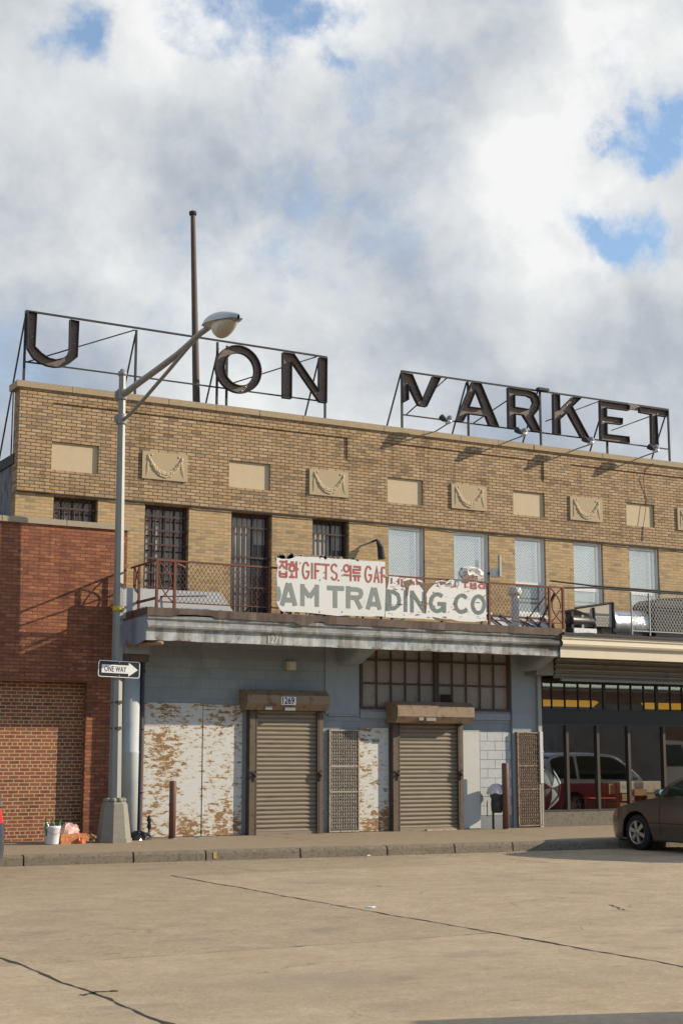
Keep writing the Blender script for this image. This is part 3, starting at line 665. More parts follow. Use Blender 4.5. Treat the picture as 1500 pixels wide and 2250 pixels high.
# roller shutters
def shutter(x0, x1, ztop, hx0, hx1, hz0, hz1, hd, ox):
    cur = MB(); rows = []; z = .05; n = 0; yb = -.075
    while z < ztop:
        rows += [(yb + .022, z), (yb - .010, z + .018), (yb - .020, z + .045), (yb - .008, z + .070), (yb + .022, z + .082)]; z += .088
    g = [[(x0, y, zz), (x1, y, zz)] for y, zz in rows]; cur.grid(g, True)
    cu = cur.build('roller_shutter', M_SHUT, B)
    MB().box(x0, x1, yb - .035, yb + .03, .012, .075).build('bottom_bar', M_SHUT, cu)
    gd = MB(); gd.box(x0 - .14, x0 - .0, -.16, .0, .02, hz0); gd.box(x0 - .012, x0 + .025, -.16, -.118, .02, hz0); gd.build('guide_rail', M_GUIDE, cu)
    gd = MB(); gd.box(x1, x1 + .10, -.16, .0, .02, hz0); gd.box(x1 - .025, x1 + .012, -.16, -.118, .02, hz0); gd.build('guide_rail', M_GUIDE, cu)
    c = .11; hh = hz1 - hz0
    poly = [(hx0, 0, hz0), (hx0, -hd + .10, hz0), (hx0, -hd, hz0 + .13), (hx0, -hd, hz1 - c), (hx0, -hd + c * 1.3, hz1), (hx0, 0, hz1)]
    ho = MB().prism(poly, (hx1 - hx0, 0, 0)).build('shutter_hood', M_HOOD, cu)
    for xx in (x0 - .03, x1 + .03):
        k = MB(); k.lathe([(.0, -.03), (.035, -.025), (.035, .025), (.0, .03)], (xx, -.185, 1.19), 10, 'y'); k.box(xx - .022, xx + .022, -.185, -.155, 1.08, 1.16); k.tube([(xx - .03, -.19, 1.24), (xx, -.20, 1.30), (xx + .03, -.19, 1.24)], .012, 6); k.build('padlock', M_DARKIRON, cu)
    return cu, ho
s1, h1 = shutter(-2.05, -.62, 2.52, -2.36, -.50, 2.49, 2.895, .40, 0)
s2, h2 = shutter(1.30, 2.83, 2.30, 1.06, 2.99, 2.27, 2.715, .52, 0)
def text_on(body, x, z, h, y, mat, name, parent, ws=1.0, bold=0.0, sp=1.0, org_=None):
    vs, fs, w = text_mesh(body, h, ws, bold, sp); return MB().add([(x + a, y, z + b) for a, b in vs], fs).build(name, mat, parent)
xp = PX(618, 1540, -.405)
pl = MB().box(xp, PX(650, 1540, -.405), -.412, -.40, PZ(634, 1549, -.405), PZ(634, 1531, -.405)).build('number_plate', M_SIGNW, B)
text_on('1269', xp + .02, PZ(634, 1547, -.412), .14, -.4145, M_SATIN, 'number', pl, .82, .02)
m = MB(); 
for (u0, u1, v, yy, z) in ((582, 597, 1555, -.36, 0), (625, 648, 1557, -.36, 0)): m.box(PX(u0, v, yy), PX(u1, v, yy), -.385, -.30, PZ(u0, v + 4, yy), PZ(u0, v - 4, yy))
for (u0, u1, v) in ((920, 930, 1579), (936, 957, 1580)): m.box(PX(u0, v, -.50), PX(u1, v, -.50), -.507, -.42, PZ(u0, v + 4, -.50), PZ(u0, v - 3, -.50))
m.build('sticker', M_GALV, B)
# expanded metal grilles
def grille(x0, x1, z0, z1, dy=0.0, M_GRILLE=M_GRILLE):
    f = MB(); t = .03; OFF = Matrix.Translation((0, dy, 0))
    f.box(x0, x0 + t, -.07, -.03, z0, z1); f.box(x1 - t, x1, -.07, -.03, z0, z1); f.box(x0 + t, x1 - t, -.07, -.03, z0, z0 + t); f.box(x0 + t, x1 - t, -.07, -.03, z1 - t, z1)
    for z in (z0 + (z1 - z0) * .39, z0 + (z1 - z0) * .64): f.box(x0 + t, x1 - t, -.062, -.03, z - .015, z + .015)
    fo = f.build('mesh_grille', M_GRILLE, B, xf=OFF)
    MB().box(x0, x1, -.022, .004 if dy else -.001, z0, z1).build('backing_plate', M_PLATE, fo, xf=OFF)
    w = MB(); dx_ = .056; hz = .062; n = int((x1 - x0) / dx_); k = int((z1 - z0) / hz)
    for i in range(n + 1):
        px_ = []; 
        for j in range(k + 1):
            px_.append((min(x1, max(x0, x0 + i * dx_ + (dx_ * .5 if j % 2 else 0))), -.052 - .008 * (j % 2), z0 + j * hz))
        w.tube(px_, .0085, 4, caps=False)
        px_ = [(min(x1, max(x0, x0 + i * dx_ + (0 if j % 2 else dx_ * .5))), -.046 - .008 * (j % 2), z0 + j * hz) for j in range(k + 1)]
        w.tube(px_, .0085, 4, caps=False)
    w.build('expanded_metal', M_GRILLE, fo, xf=OFF)
grille(-.32, .395, .03, 2.12); grille(4.385, 5.04, .05, 2.105, -.072, rusty('brown_rusty_expanded_metal', (.27, .215, .155), (.16, .075, .035), (.45, .58), .9))
# factory window over the second shutter
f = MB(); t = .035
f.box(FW0, FW0 + .06, -.03, .05, FZ0, FZ1); f.box(FW1 - .05, FW1, -.03, .05, FZ0, FZ1); f.box(FW0 + .06, FW1 - .05, -.03, .05, FZ0, FZ0 + .05); f.box(2.29, 2.41, -.03, .05, FZ0 + .05, FZ1)
for a, b in ((FW0 + .06, 2.29), (2.41, FW1 - .05)):
    for i in range(1, 5): x = a + (b - a) * i / 5; f.box(x - .017, x + .017, .0, .045, FZ0 + .05, FZ1)
    for z in (3.10, 3.60): f.box(a, b, -.012, .035, z - .02, z + .02)
fw = f.build('factory_window', rusty('rusty_steel_sash', (.075, .045, .038), (.11, .06, .04)), B)
MB().add([(FW0, .06, FZ0), (FW1, .06, FZ0), (FW1, .06, FZ1), (FW0, .06, FZ1)], [(0, 1, 2, 3)]).build('meshed_pane', M_DIRTYGL, fw)
m = MB(); m.box(2.415, 2.79, .03, .055, 3.62, 3.86); m.box(2.48, 2.72, -.02, .055, 2.72, 2.9); m.box(2.5, 2.8, -.06, .02, 2.70, 2.74); m.build('broken_pane', simple('dark_void', (.03, .018, .016), .9), fw)
w = MB(); k = int((FW1 - FW0) / .05)
for i in range(k + 26):
    x = FW0 + (i - 26) * .05
    for sg in (1, -1):
        a = x if sg == 1 else x + (FZ1 - FZ0); b = x + (FZ1 - FZ0) if sg == 1 else x
        p, q = Vector((a, .012, FZ0)), Vector((b, .012, FZ1)); d = q - p; t0, t1 = 0.0, 1.0
        for lim, s_ in ((FW0, 1), (FW1, -1)):
            t_ = (lim - p.x) / d.x
            if (d.x > 0) == (s_ > 0): t0 = max(t0, t_)
            else: t1 = min(t1, t_)
        if t1 > t0: w.tube([p + d * t0, p + d * t1], .004, 3, caps=False)
w.build('wire_mesh', rusty('pale_rusty_wire', (.42, .37, .31), (.2, .13, .09)), fw)
# column and downpipe at the left edge
cx = (PX(268, 1700, -.3) + PX(303, 1700, -.3)) / 2; cr = (PX(303, 1700, -.3) - PX(268, 1700, -.3)) / 2
m = MB(); m.lathe([(cr * 1.0, .0), (cr, 1.62), (cr * 1.03, 1.63), (cr * 1.03, 1.66), (cr * .99, 1.67), (cr * .97, 3.45)], (cx, -.3, 0), 22); m.build('round_column', M_PIPE, B)
m = MB(); m.box(cx - .28, cx + .22, -.62, .0, 3.50, 3.74); m.build('column_beam', M_PAINT, B); MB().box(cx - .26, cx + .24, -.55, -.02, 3.36, 3.50).build('column_cap', M_GUIDE, B)
xd = PX(308, 1700, -.12); m = MB(); m.tube([(xd, -.12, .05), (xd, -.12, 3.7)], .052, 10); 
for z in (.9, 2.1, 3.2): m.lathe([(.062, -.03), (.062, .03)], (xd, -.12, z), 10)
m.build('downpipe', M_DPIPE, B)
MB().box(PX(313, 1700) - .02, PX(313, 1700) + .012, -.03, 0, .03, 2.6).build('rusty_edge_strip', simple('orange_rust', (.36, .17, .07), .8, 0, .4, 9.0), B)
# ---- canopy
CY = -1.6; CX0, CX1 = -5.0, PX(1231, 1400, CY)
prof = [(CY + .06, 3.70), (CY + .06, 3.905), (CY + .02, 3.91), (CY - .02, 3.935), (CY - .035, 3.97), (CY - .025, 4.01), (CY + .01, 4.04), (CY + .015, 4.06), (CY - .0, 4.075), (CY - .02, 4.10), (CY - .02, 4.16)]
def canopy(x0, x1, prof_, mat, endmat=None, rag=0.0, name='canopy'):
    mb = MB(); n = max(2, int((x1 - x0) / .22)); rows = []
    for i in range(n + 1):
        x = x0 + (x1 - x0) * i / n
        rows.append([(x, y, z + (random.uniform(-rag, rag) if j == 0 else 0)) for j, (y, z) in enumerate(prof_)])
    mb.grid(rows, False)
    mb.add([(x0, prof_[0][0], prof_[0][1]), (x1, prof_[0][0], prof_[0][1]), (x1, prof_[0][0] + .14, prof_[0][1]), (x0, prof_[0][0] + .14, prof_[0][1])], [(0, 1, 2, 3)])
    mb.add([(x0, prof_[0][0] + .14, prof_[0][1]), (x1, prof_[0][0] + .14, prof_[0][1]), (x1, prof_[0][0] + .14, 3.86), (x0, prof_[0][0] + .14, 3.86)], [(0, 1, 2, 3)])
    mb.add([(x0, prof_[0][0] + .14, 3.86), (x1, prof_[0][0] + .14, 3.86), (x1, -.001, 3.86), (x0, -.001, 3.86)], [(0, 1, 2, 3)])
    mb.add([(x0, prof_[-1][0], 4.16), (x1, prof_[-1][0], 4.16), (x1, -.002, 4.16), (x0, -.002, 4.16)], [(0, 1, 2, 3)])
    e = [(x1, y, z) for y, z in prof_] + [(x1, -.003, 4.16), (x1, -.003, 3.86)]
    mb.add(e, [tuple(range(len(e)))])
    return mb.build(name, mat, B)
ca = canopy(CX0, CX1, prof, M_FASCIA, rag=.006)
m = MB(); e = [(CX0 - .006, y, z) for y, z in prof] + [(CX0 - .006, -.154, 4.16), (CX0 - .006, -.154, 3.64), (CX0 - .006, -.9, 3.62)]
m.prism(e, (.005, 0, 0)); m.build('canopy_end', M_BLUEEND, ca)
m = MB()
for i in range(14): 
    t = i / 13; m.sphere((CX0 + .02 + .25 * t * t, CY + .1 + 1.2 * (1 - t), 3.66 + random.uniform(-.02, .02)), (.10, .12, .045), 7, 5)
m.build('broken_edge', simple('broken_concrete', (.30, .21, .13), .95, 0, .6, 9.0, (.12, .06, .03)), ca)
m = MB(); rows = []; n = 60
for i in range(n + 1):
    x = CX0 - .03 + (CX1 - CX0 + .05) * i / n; wv = .012 * math.sin(i * .9) + random.uniform(-.012, .012)
    lo = 4.145 + (.045 if 3 < i < 9 else 0) + (-.05 if i in (20, 21) else 0) + (.03 if i in (22, 23) else 0) + random.uniform(-.008, .008)
    rows.append([(x, CY - .05 + wv, lo), (x, CY - .055 + wv * .4, 4.295), (x, CY + .06, 4.31), (x, CY + .08, 4.17)])
m.grid(rows, False); m.add([(CX0 - .03, CY - .05, 4.16), (CX0 - .03, CY - .055, 4.295), (CX0 - .03, -.16, 4.295), (CX0 - .03, -.16, 4.14)], [(0, 1, 2, 3)])
m.add([(CX0 - .03, CY - .055, 4.295), (CX0 + .1, CY - .05, 4.31), (CX0 + .1, -.16, 4.31), (CX0 - .03, -.16, 4.295)], [(0, 1, 2, 3)])
m.build('flashing', M_FLASH, ca)
def bracket(xc, w):
    mb = MB(); rows = []
    for k in range(9):
        t = k / 8; y = -.02 - 1.30 * t; dpt = .42 if t < .3 else .42 * (1 - (t - .3) / .7) + .03; sec = []
        for j in range(9):
            a = -math.pi / 2 + math.pi * j / 8; sx = math.sin(a); cz = math.cos(a)
            sec.append((xc + w / 2 * (abs(sx) ** .45) * (1 if sx > 0 else -1), y, 3.87 - dpt * (cz ** .4 if cz > 1e-6 else 0)))
        rows.append(sec)
    mb.grid(rows, True); return mb.build('bracket', M_PAINT, ca)
bracket(PX(756, 1450), PX(776, 1450) - PX(737, 1450)); bracket(PX(1152, 1460, -.07), PX(1166, 1460, -.07) - PX(1139, 1460, -.07))
# painted house number and ghost lettering on the fascia
xn = PX(590, 1400, CY + .055)
M_GHOST = simple('ghost_lettering', (.24, .31, .36), .8, 0, .6, 8.0, (.5, .5, .48), thr=(.45, .6), amt=.8)
M_NUMPALE = simple('cream_number', (.62, .58, .45), .7, 0, .3, 20.0)
MB().box(xn - .02, PX(620, 1400, CY + .055) + .03, CY + .052, CY + .06, 3.715, 3.89).build('number_patch', simple('grey_patch', (.21, .22, .21), .8), ca)
text_on('1271', xn, 3.725, .16, CY + .0505, M_NUMPALE, 'number', ca, .72)
text_on('1269', PX(830, 1410, CY), 3.75, .13, CY + .057, M_GHOST, 'faded_number', ca, .8)
m = MB(); rr = random.Random(31); x_ = PX(885, 1410, CY); yf = CY + .057
for i in range(17):
    if i not in (4, 9, 13):
        for _ in range(2):
            a = x_ + rr.uniform(0, .08); b = a + rr.uniform(-.05, .05); z0 = 3.75 + rr.uniform(0, .05); z1 = z0 + rr.uniform(.05, .11); w = rr.uniform(.018, .03)
            m.add([(a, yf, z0), (a + w, yf, z0), (b + w, yf, z1), (b, yf, z1)], [(0, 1, 2, 3)]); yf -= .00005
    x_ += .128
tag(m.build('faded_lettering', M_GHOST, ca), kind='stuff')
# cream canopy of the next shop
prof2 = [(CY + .03, 3.685), (CY + .03, 3.90), (CY + .0, 3.905), (CY - .05, 3.93), (CY - .07, 3.97), (CY - .06, 4.02), (CY - .02, 4.06), (CY - .02, 4.08), (CY - .05, 4.09), (CY - .05, 4.16)]
cb = canopy(CX1 + .002, XR, prof2, M_BEIGE, name='cream_canopy')
m = MB(); rows = []
for i in range(60): 
    x = CX1 + .02 + i * .33; rows.append([(x, CY - .10, 4.16), (x, CY - .095, 4.215 + random.uniform(0, .02)), (x, CY + .2, 4.24), (x, -.01, 4.25)])
m.grid(rows, False); m.build('tar_edge', M_TAR, cb)

# ---- right-hand shop: rolled shutter, transom, display windows
SX0, SX1 = 5.15, 19.0
m = MB(); m.box(SX0, SX1, -.05, .22, .0, .335); m.build('shop_base', M_BASE, B)
m = MB(); m.box(SX0, SX1, -.02, .2, 2.31, 2.60); m.box(SX0, SX1, -.02, .2, 3.22, 3.32); m.box(SX0, SX1, .0, .2, 2.60, 2.64)
m.build('shop_beam', M_DARKFR, B)
mul = [SX0 + .02, 5.885, 6.766, 7.682, 8.75, 9.75, 10.75, 11.75, 12.75, 13.75, 14.75, 15.75]
for i, (a, b) in enumerate(zip(mul, mul[1:])):
    f = MB(); f.box(a - .036, a + .036, .0, .10, .335, 2.31); f.box(a + .036, b - .036, .005, .09, .335, .385); f.box(a + .036, b - .036, .005, .09, 2.27, 2.31)
    fo = f.build('display_window', M_BRONZE, B)
    MB().add([(a, .06, .36), (b, .06, .36), (b, .06, 2.31), (a, .06, 2.31)], [(0, 1, 2, 3)]).build('pane', M_SHOPGL, fo)
tx = [PX(u, 1535, .05) for u in (1190, 1211, 1240, 1269, 1297, 1326, 1358, 1385, 1413, 1441, 1471, 1497)]; tx += [tx[-1] + .38 * k for k in range(1, 20)]
f = MB()
for i, x in enumerate(tx): f.box(x - (.035 if i in (5, 9) else .009), x + (.035 if i in (5, 9) else .009), .03, .085, 2.64, 3.22)
f.box(SX0, SX1, .02, .08, 3.10, 3.125)
fo = f.build('transom_window', M_DARKFR, B); MB().add([(SX0, .06, 2.62), (SX1, .06, 2.62), (SX1, .06, 3.24), (SX0, .06, 3.24)], [(0, 1, 2, 3)]).build('pane', M_SHOPGL, fo)
# rolled-up corrugated shutter hanging under the cream canopy
m = MB(); rows = []; y0, z0_ = -.55, 3.32
for k in range(49):
    z = 3.30 + .0117 * k; w_ = math.sin(k * 2 * math.pi / 9.6); yy = -.44 - .12 * (k / 48) + .035 * w_
    rows.append([(SX0 + .05, yy, z), (SX1, yy, z)])
m.grid(rows, True); m.build('corrugated_shutter', M_CORR, B)
m = MB(); m.box(SX0 + .25, SX1, -.47, -.40, 3.245, 3.30); m.build('shutter_bottom_rail', M_GALV, B)
m = MB(); m.box(PX(1166, 1470, -.3), PX(1203, 1470, -.3), -.5, -.05, 3.36, 3.70); m.build('shutter_end_box', M_CORR, B)
m = MB(); xc = PX(1186, 1700, -.1); m.box(xc - .05, xc + .05, -.14, -.02, .02, 3.40); m.build('shutter_guide', M_GPIPE, B)
m = MB(); m.box(xc - .035, xc + .045, -.165, -.141, .98, 2.12); m.box(xc - .05, xc + .06, -.17, -.14, 1.27, 1.29); m.box(xc - .05, xc + .06, -.17, -.14, 1.66, 1.68); m.build('pale_conduit', simple('pale_conduit_paint', (.52, .52, .49), .5), B)
# interior shell of the right-hand shop
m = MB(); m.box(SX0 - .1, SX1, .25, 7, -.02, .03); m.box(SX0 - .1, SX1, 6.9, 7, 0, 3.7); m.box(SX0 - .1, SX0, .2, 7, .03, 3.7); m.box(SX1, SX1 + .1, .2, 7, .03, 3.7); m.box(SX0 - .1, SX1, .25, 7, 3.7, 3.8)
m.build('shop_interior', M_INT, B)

# ================================================================== RED BRICK BUILDING
RX1 = PX(279, 1250, -.15); RY = -.15
RB = thing('red_brick_building', 'red brick wall with grey stone coping and a bricked-up bay beside the street lamp', 'building', (-7.2, RY, 0))
bx = PX(190, 1650, RY); bz = PZ(190, 1500, RY)
m = MB(); wall_holes(m, -26, RX1, 0, 6.0, [(-11.2, bx, 0, bz), (-16.6, -12.0, 0, bz)], RY, .2)
m.add([(RX1, RY, 0), (RX1, -.001, 0), (RX1, -.001, 6.0), (RX1, RY, 6.0)], [(0, 1, 2, 3)]); m.build('wall', M_RED, RB)
MB().add([(-11.3, RY + .2, 0), (bx + .05, RY + .2, 0), (bx + .05, RY + .2, bz + .05), (-11.3, RY + .2, bz + .05)], [(0, 1, 2, 3)]).build('brick_infill', M_RED2, RB)
MB().add([(-16.7, RY + .2, 0), (-11.9, RY + .2, 0), (-11.9, RY + .2, bz + .05), (-16.7, RY + .2, bz + .05)], [(0, 1, 2, 3)]).build('brick_infill', M_RED2, RB)
m = MB(); ex = [-26 + 1.9 * k for k in range(10)] + [PX(4, 1135, RY), PX(146, 1148, RY), RX1 + .04]; ex = sorted(e for e in ex if not (-8.6 < e < PX(4, 1135, RY) - .01))
for a, b in zip(ex, ex[1:]): m.box(a + .006, b - .006, RY - .05, .02, 5.93, 6.03)
for a, b in zip(ex, ex[1:]): m.box(a + .02, b - .02, RY - .03, -.003, 6.03, 6.042)
m.build('coping', M_COPE2, RB)
MB().box(-26, -7.13, .03, 14, 5.2, 5.4).build('roof', M_TAR, RB)
m = MB(); m.box(bx - .03, bx + .03, RY - .012, RY + .01, .02, bz); m.build('corner_bead', M_RED, RB)

# ================================================================== ROOF SIGNS
YF = .55; YBK = .65
def zoompts(pts, ox, oy, k): return [(ox + x / k, oy + y / k) for x, y in pts]
def bar(mb, a, b, r=.022): return mb.tube([a, b], r, 4)
def channel_letter(contours_px, parent, y0=YF, y1=YBK):
    """open-faced steel channel letter: back plate plus a rim standing forward"""
    cs = [[(P(u, v, y0).x, P(u, v, y0).z) for u, v in c] if not callable(c) else c() for c in contours_px]
    out = []
    for ci, c in enumerate(cs):
        k = len(c); A = sum(c[i][0] * c[(i + 1) % k][1] - c[(i + 1) % k][0] * c[i][1] for i in range(k)); sg = (1 if A > 0 else -1) * (1 if ci == 0 else -1); q = []
        for i in range(k):
            a, p, b = Vector(c[i - 1]), Vector(c[i]), Vector(c[(i + 1) % k]); d1 = (p - a).normalized(); d2 = (b - p).normalized()
            nn = Vector((-(d1 + d2).y, (d1 + d2).x)); nn = nn.normalized() if nn.length > 1e-6 else Vector((-d1.y, d1.x)); p2 = p + nn * sg * .016; q.append((p2.x + .022, p2.y))
        out.append(q)
    cs = out
    vs, fs = curve_mesh(cs); mb = MB()
    mb.add([(x, y1, z) for x, z in vs], fs); mb.add([(x, y1 + .012, z) for x, z in vs], fs)
    lt = mb.build('letter', M_LETTER, parent)
    rm = MB()
    for c in cs:
        k = len(c); A = sum(c[i][0] * c[(i + 1) % k][1] - c[(i + 1) % k][0] * c[i][1] for i in range(k)); sg = 1 if A > 0 else -1
        if c is not cs[0]: sg = -sg
        ins = []
        for i in range(k):
            a, p, b = Vector(c[i - 1]), Vector(c[i]), Vector(c[(i + 1) % k]); d1 = (p - a).normalized(); d2 = (b - p).normalized()
            nn = Vector((-(d1 + d2).y, (d1 + d2).x)); nn = nn.normalized() if nn.length > 1e-6 else Vector((-d1.y, d1.x)); ins.append(p + nn * sg * .012)
        rm.grid([[(x, y0, z) for x, z in c], [(x, y1 + .013, z) for x, z in c]], False, True)
        rm.grid([[(x, y0, z) for x, z in ins], [(x, y1, z) for x, z in ins]], False, True)
        rm.grid([[(x, y0, z) for x, z in c], [(x, y0, z) for x, z in ins]], False, True)
    rm.build('rim', M_LETTERRIM, lt)
    cl = MB(); xs = [x for x, z in cs[0]]; 
    rr = random.Random(len(cs[0]))
    for f_ in rr.sample(fs, min(6, len(fs))):
        cxx = sum(vs[i][0] for i in f_) / len(f_); czz = sum(vs[i][1] for i in f_) / len(f_); cl.sphere((cxx, y1 - .012, czz), .013, 6, 4)
    cl.build('bulb_sockets', M_ALU, lt)
    return lt
E0 = (0, 0)
us = thing('roof_sign', 'rusty rooftop letters U, O and N on the left steel frame', 'sign', (PX(58, 830, YF), YF, 7.09), 'rooftop letter signs')
Y2 = YBK + .05
ztop = PZ(300, 725, Y2)
def frame_sign(parent, px_top, px_bot, posts, stays, diags):
    mb = MB(); q = lambda u, v: P(u, v, Y2)
    bar(mb, q(*px_top[0]), q(*px_top[1]), .026); bar(mb, q(*px_bot[0]), q(*px_bot[1]), .02)
    mb.build('frame_rails', M_FRAME, parent)
    for u0, v0, u1 in posts:
        a = q(u0, v0); MB().tube([a, (a.x, a.y, 7.09)], .03, 4).build('post', M_FRAME, parent)
        MB().tube([(a.x, a.y, 8.92), (a.x - .05, a.y + .5, 8.92), (a.x - .05, a.y + .5, 7.09)], .016, 4).build('post_brace', M_FRAME, parent)
    for u, v in stays:
        a = q(u, v); MB().tube([a, (a.x, a.y + 1.75, 7.09)], .02, 4).build('back_stay', M_FRAME, parent)
    for a, b in diags: MB().tube([q(*a) + Vector((0, .04, 0)), q(*b) + Vector((0, .04, 0))], .018, 4).build('diagonal_brace', M_FRAME, parent)
frame_sign(us, ((58, 683), (718, 785)), ((57, 795), (716, 883)), [(58, 683, 0), (300, 725, 0), (478, 752, 0), (499, 760, 0), (714, 785, 0)],
           [(57, 693), (298, 735), (480, 765), (700, 790)], [((62, 794), (298, 724)), ((500, 845), (697, 783))])
channel_letter([zoompts([(280, 98), (272, 490), (330, 585), (400, 640), (480, 675), (560, 692), (640, 688), (720, 652), (803, 585), (818, 205), (714, 184), (706, 505), (690, 545), (640, 580), (570, 596), (500, 578), (430, 530), (368, 468), (384, 118)], 0, 660, 4.6875)], us)
def circ(u, v, ru, rv, n=40):
    c = P(u, v, YF); rx = (P(u + ru, v + ru * .115, YF).x - P(u - ru, v - ru * .115, YF).x) / 2; rz = (P(u, v - rv, YF).z - P(u, v + rv, YF).z) / 2
    return [(c.x + rx * math.cos(2 * math.pi * i / n), c.z + rz * math.sin(2 * math.pi * i / n)) for i in range(n)]
channel_letter([lambda: circ(524, 810, 51.5, 54), lambda: circ(526, 810, 31.5, 34)], us)
channel_letter([zoompts([(1240, 263), (1292, 270), (1400, 432), (1400, 286), (1438, 290), (1436, 492), (1402, 487), (1282, 310), (1282, 473), (1240, 468)], 0, 640, 2)], us)
mk = thing('roof_sign', 'rusty rooftop letters spelling MARKET with a broken M on the right steel frame', 'sign', (PX(881, 940, YF), YF, 7.09), 'rooftop letter signs')
frame_sign(mk, ((881, 815), (1467, 900)), ((884, 911), (1467, 987)), [(882, 815, 0), (1027, 838, 0), (1185, 858, 0), (1330, 880, 0), (1466, 900, 0)],
           [(880, 820), (1024, 840), (1180, 860), (1328, 882), (1464, 902)], [((892, 912), (985, 828)), ((1040, 930), (1150, 856)), ((1200, 925), (1320, 880)), ((1345, 945), (1460, 903))])
zA = lambda p: zoompts(p, 860, 800, 4.167); zB = lambda p: zoompts(p, 1180, 840, 4.6875)
channel_letter([zA([(92, 68), (190, 84), (286, 318), (376, 102), (452, 122), (322, 394), (244, 380), (152, 190), (160, 328), (110, 354), (95, 240)])], mk)
channel_letter([zA([(735, 155), (818, 166), (985, 575), (893, 560), (860, 476), (695, 455), (655, 530), (586, 518)]), zA([(772, 240), (832, 398), (715, 383)])], mk)
channel_letter([zA([(1062, 205), (1250, 232), (1310, 252), (1350, 300), (1363, 360), (1345, 420), (1300, 472), (1372, 622), (1290, 610), (1200, 467), (1135, 457), (1138, 595), (1068, 583)]), zA([(1130, 280), (1240, 293), (1280, 312), (1292, 350), (1275, 390), (1255, 402), (1130, 384)])], mk)
channel_letter([zB([(160, 108), (230, 120), (232, 275), (362, 140), (458, 155), (365, 250), (540, 578), (455, 572), (312, 312), (236, 385), (242, 542), (166, 532)])], mk)
channel_letter([zB([(642, 180), (952, 228), (945, 293), (710, 262), (712, 342), (880, 362), (875, 438), (715, 420), (716, 525), (945, 552), (950, 630), (650, 595)])], mk)
channel_letter([zB([(1050, 240), (1348, 285), (1345, 358), (1232, 342), (1248, 672), (1175, 660), (1168, 330), (1052, 310)])], mk)
m = MB(); a, b = P(1182, 856, YF), P(1205, 859, YF); m.box(a.x, b.x, YF - .02, YF + .1, a.z, a.z + .06); m.build('splice_plate', M_FRAME, mk)
m = MB(); a = P(1392, 897, YF + .1); m.box(P(1383, 895, YF).x, P(1404, 899, YF).x, YF + .06, YF + .12, a.z - .05, a.z + .10); m.build('bent_bracket', M_LETTER, mk)
# flood lights on rods from the parapet
fl_lab = ['small floodlight on a rod under the broken M and letter A', 'small floodlight on a rod under the letter R', 'small floodlight on a rod under the letters K and E', 'small floodlight on a rod under the letter T']
for (u, v), lab in zip([(985, 930), (1150, 957), (1297, 976), (1440, 993)], fl_lab):
    p = P(u, v, -.62); fo = thing('floodlight', lab, 'floodlight', (p.x, 0, 8.705), 'floodlights on rods along the parapet')
    MB().tube([(p.x, .15, 8.71), (p.x, -.12, 8.73), (p.x, -.60, p.z)], .017, 6).build('rod', M_GALV, fo)
    h = MB(); h.lathe([(.03, -.09), (.05, -.05), (.05, .06), (.0, .07)], (p.x, -.61, p.z + .03), 10, 'y'); h.build('ballast', M_ALU, fo)
    for sg in (-1, 1):
        k = MB(); rows = []; c = Vector((p.x + sg * .09, -.56, p.z + .10)); d = Vector((sg * .25, .75, .6)).normalized()
        k.tube([c - d * .09, c - d * .03, c + d * .08], [.025, .055, .075], 10); k.build('lamp_head', M_GALV if sg > 0 else M_FRAME, fo)
# flagpole
a, b = P(424, 468, 1.5), P(433, 885, 1.5)
fp = thing('flagpole', 'bare weathered flagpole standing on the roof between the U and O letters', 'flagpole', (b.x, 1.5, 7.09))
bb = Vector((b.x + .06, 1.5, 7.09)); n = 8
MB().tube([bb + (a - bb) * (i / n) for i in range(n + 1)], [.098 - .045 * i / n for i in range(n + 1)], 10).build('pole', M_POLEF, fp)
MB().lathe([(.03, -.06), (.08, -.05), (.085, .0), (.08, .03), (.0, .04)], a, 12).build('truck_cap', M_FRAME, fp)
MB().lathe([(.2, 0), (.2, .06), (.11, .08)], bb, 12).build('foot', M_FRAME, fp)

# ================================================================== STREET LAMP
YL = -.97
pb = P(252, 1765, YL); pt = P(269, 848, YL)
SL = thing('street_lamp', 'tall grey street lamp with a curved arm on an octagonal concrete foot', 'street lamp', (pb.x, YL, 0))
m = MB(); 
def octo(c, w, rot=0.0): return [Vector((c[0] + w * (1 if abs(math.cos(a)) > .5 else 1) * math.cos(a), c[1] + w * math.sin(a), c[2])) for a in [rot + math.pi / 8 + math.pi / 4 * i for i in range(8)]]
rows = [octo((pb.x, YL, z), w) for z, w in ((.0, .335), (.085, .335), (.086, .315), (.70, .235), (.74, .20), (.75, .05))]
m.grid(rows, False, True); m.build('concrete_foot', M_CONC, SL)
m = MB()
for i in range(8): a = math.pi / 4 * i + .3; m.sphere((pb.x + .15 * math.cos(a), YL + .15 * math.sin(a), .77), (.07, .07, .05), 7, 5)
m.build('grout_collar', M_CONC, SL)
dirp = (pt - pb) / (pt.z - pb.z); pole = lambda z: pb + dirp * (z - pb.z)
m = MB(); rows = [octo(pole(z), .128 - .0072 * (z - .7), math.pi / 8) for z in (.7, 2.5, 4.5, 6.5, 8.0, 8.85)]; m.grid(rows, False, True); m.add(rows[-1], [tuple(range(8))]); m.build('pole', M_GALV, SL)
zt = PZ(269, 840, YL); m = MB(); c = pole(8.84); m.lathe([(.085, -.03), (.085, .05), (.05, .06), (.045, .10), (.0, .11)], c, 10); m.build('pole_cap', M_GALV, SL)
xL = pole(8.5).x + .02
def L2(u, v): return P(u, v, xL, 0)
m = MB(); arm = [(xL, YL + .06, PZ(270, 868, YL))] + [L2(u, v) for u, v in ((310, 838), (350, 809), (390, 779), (418, 754), (440, 733), (458, 720))]
m.tube(arm, [.065, .062, .060, .057, .055, .052, .05], 10); m.build('arm', M_GALV, SL)
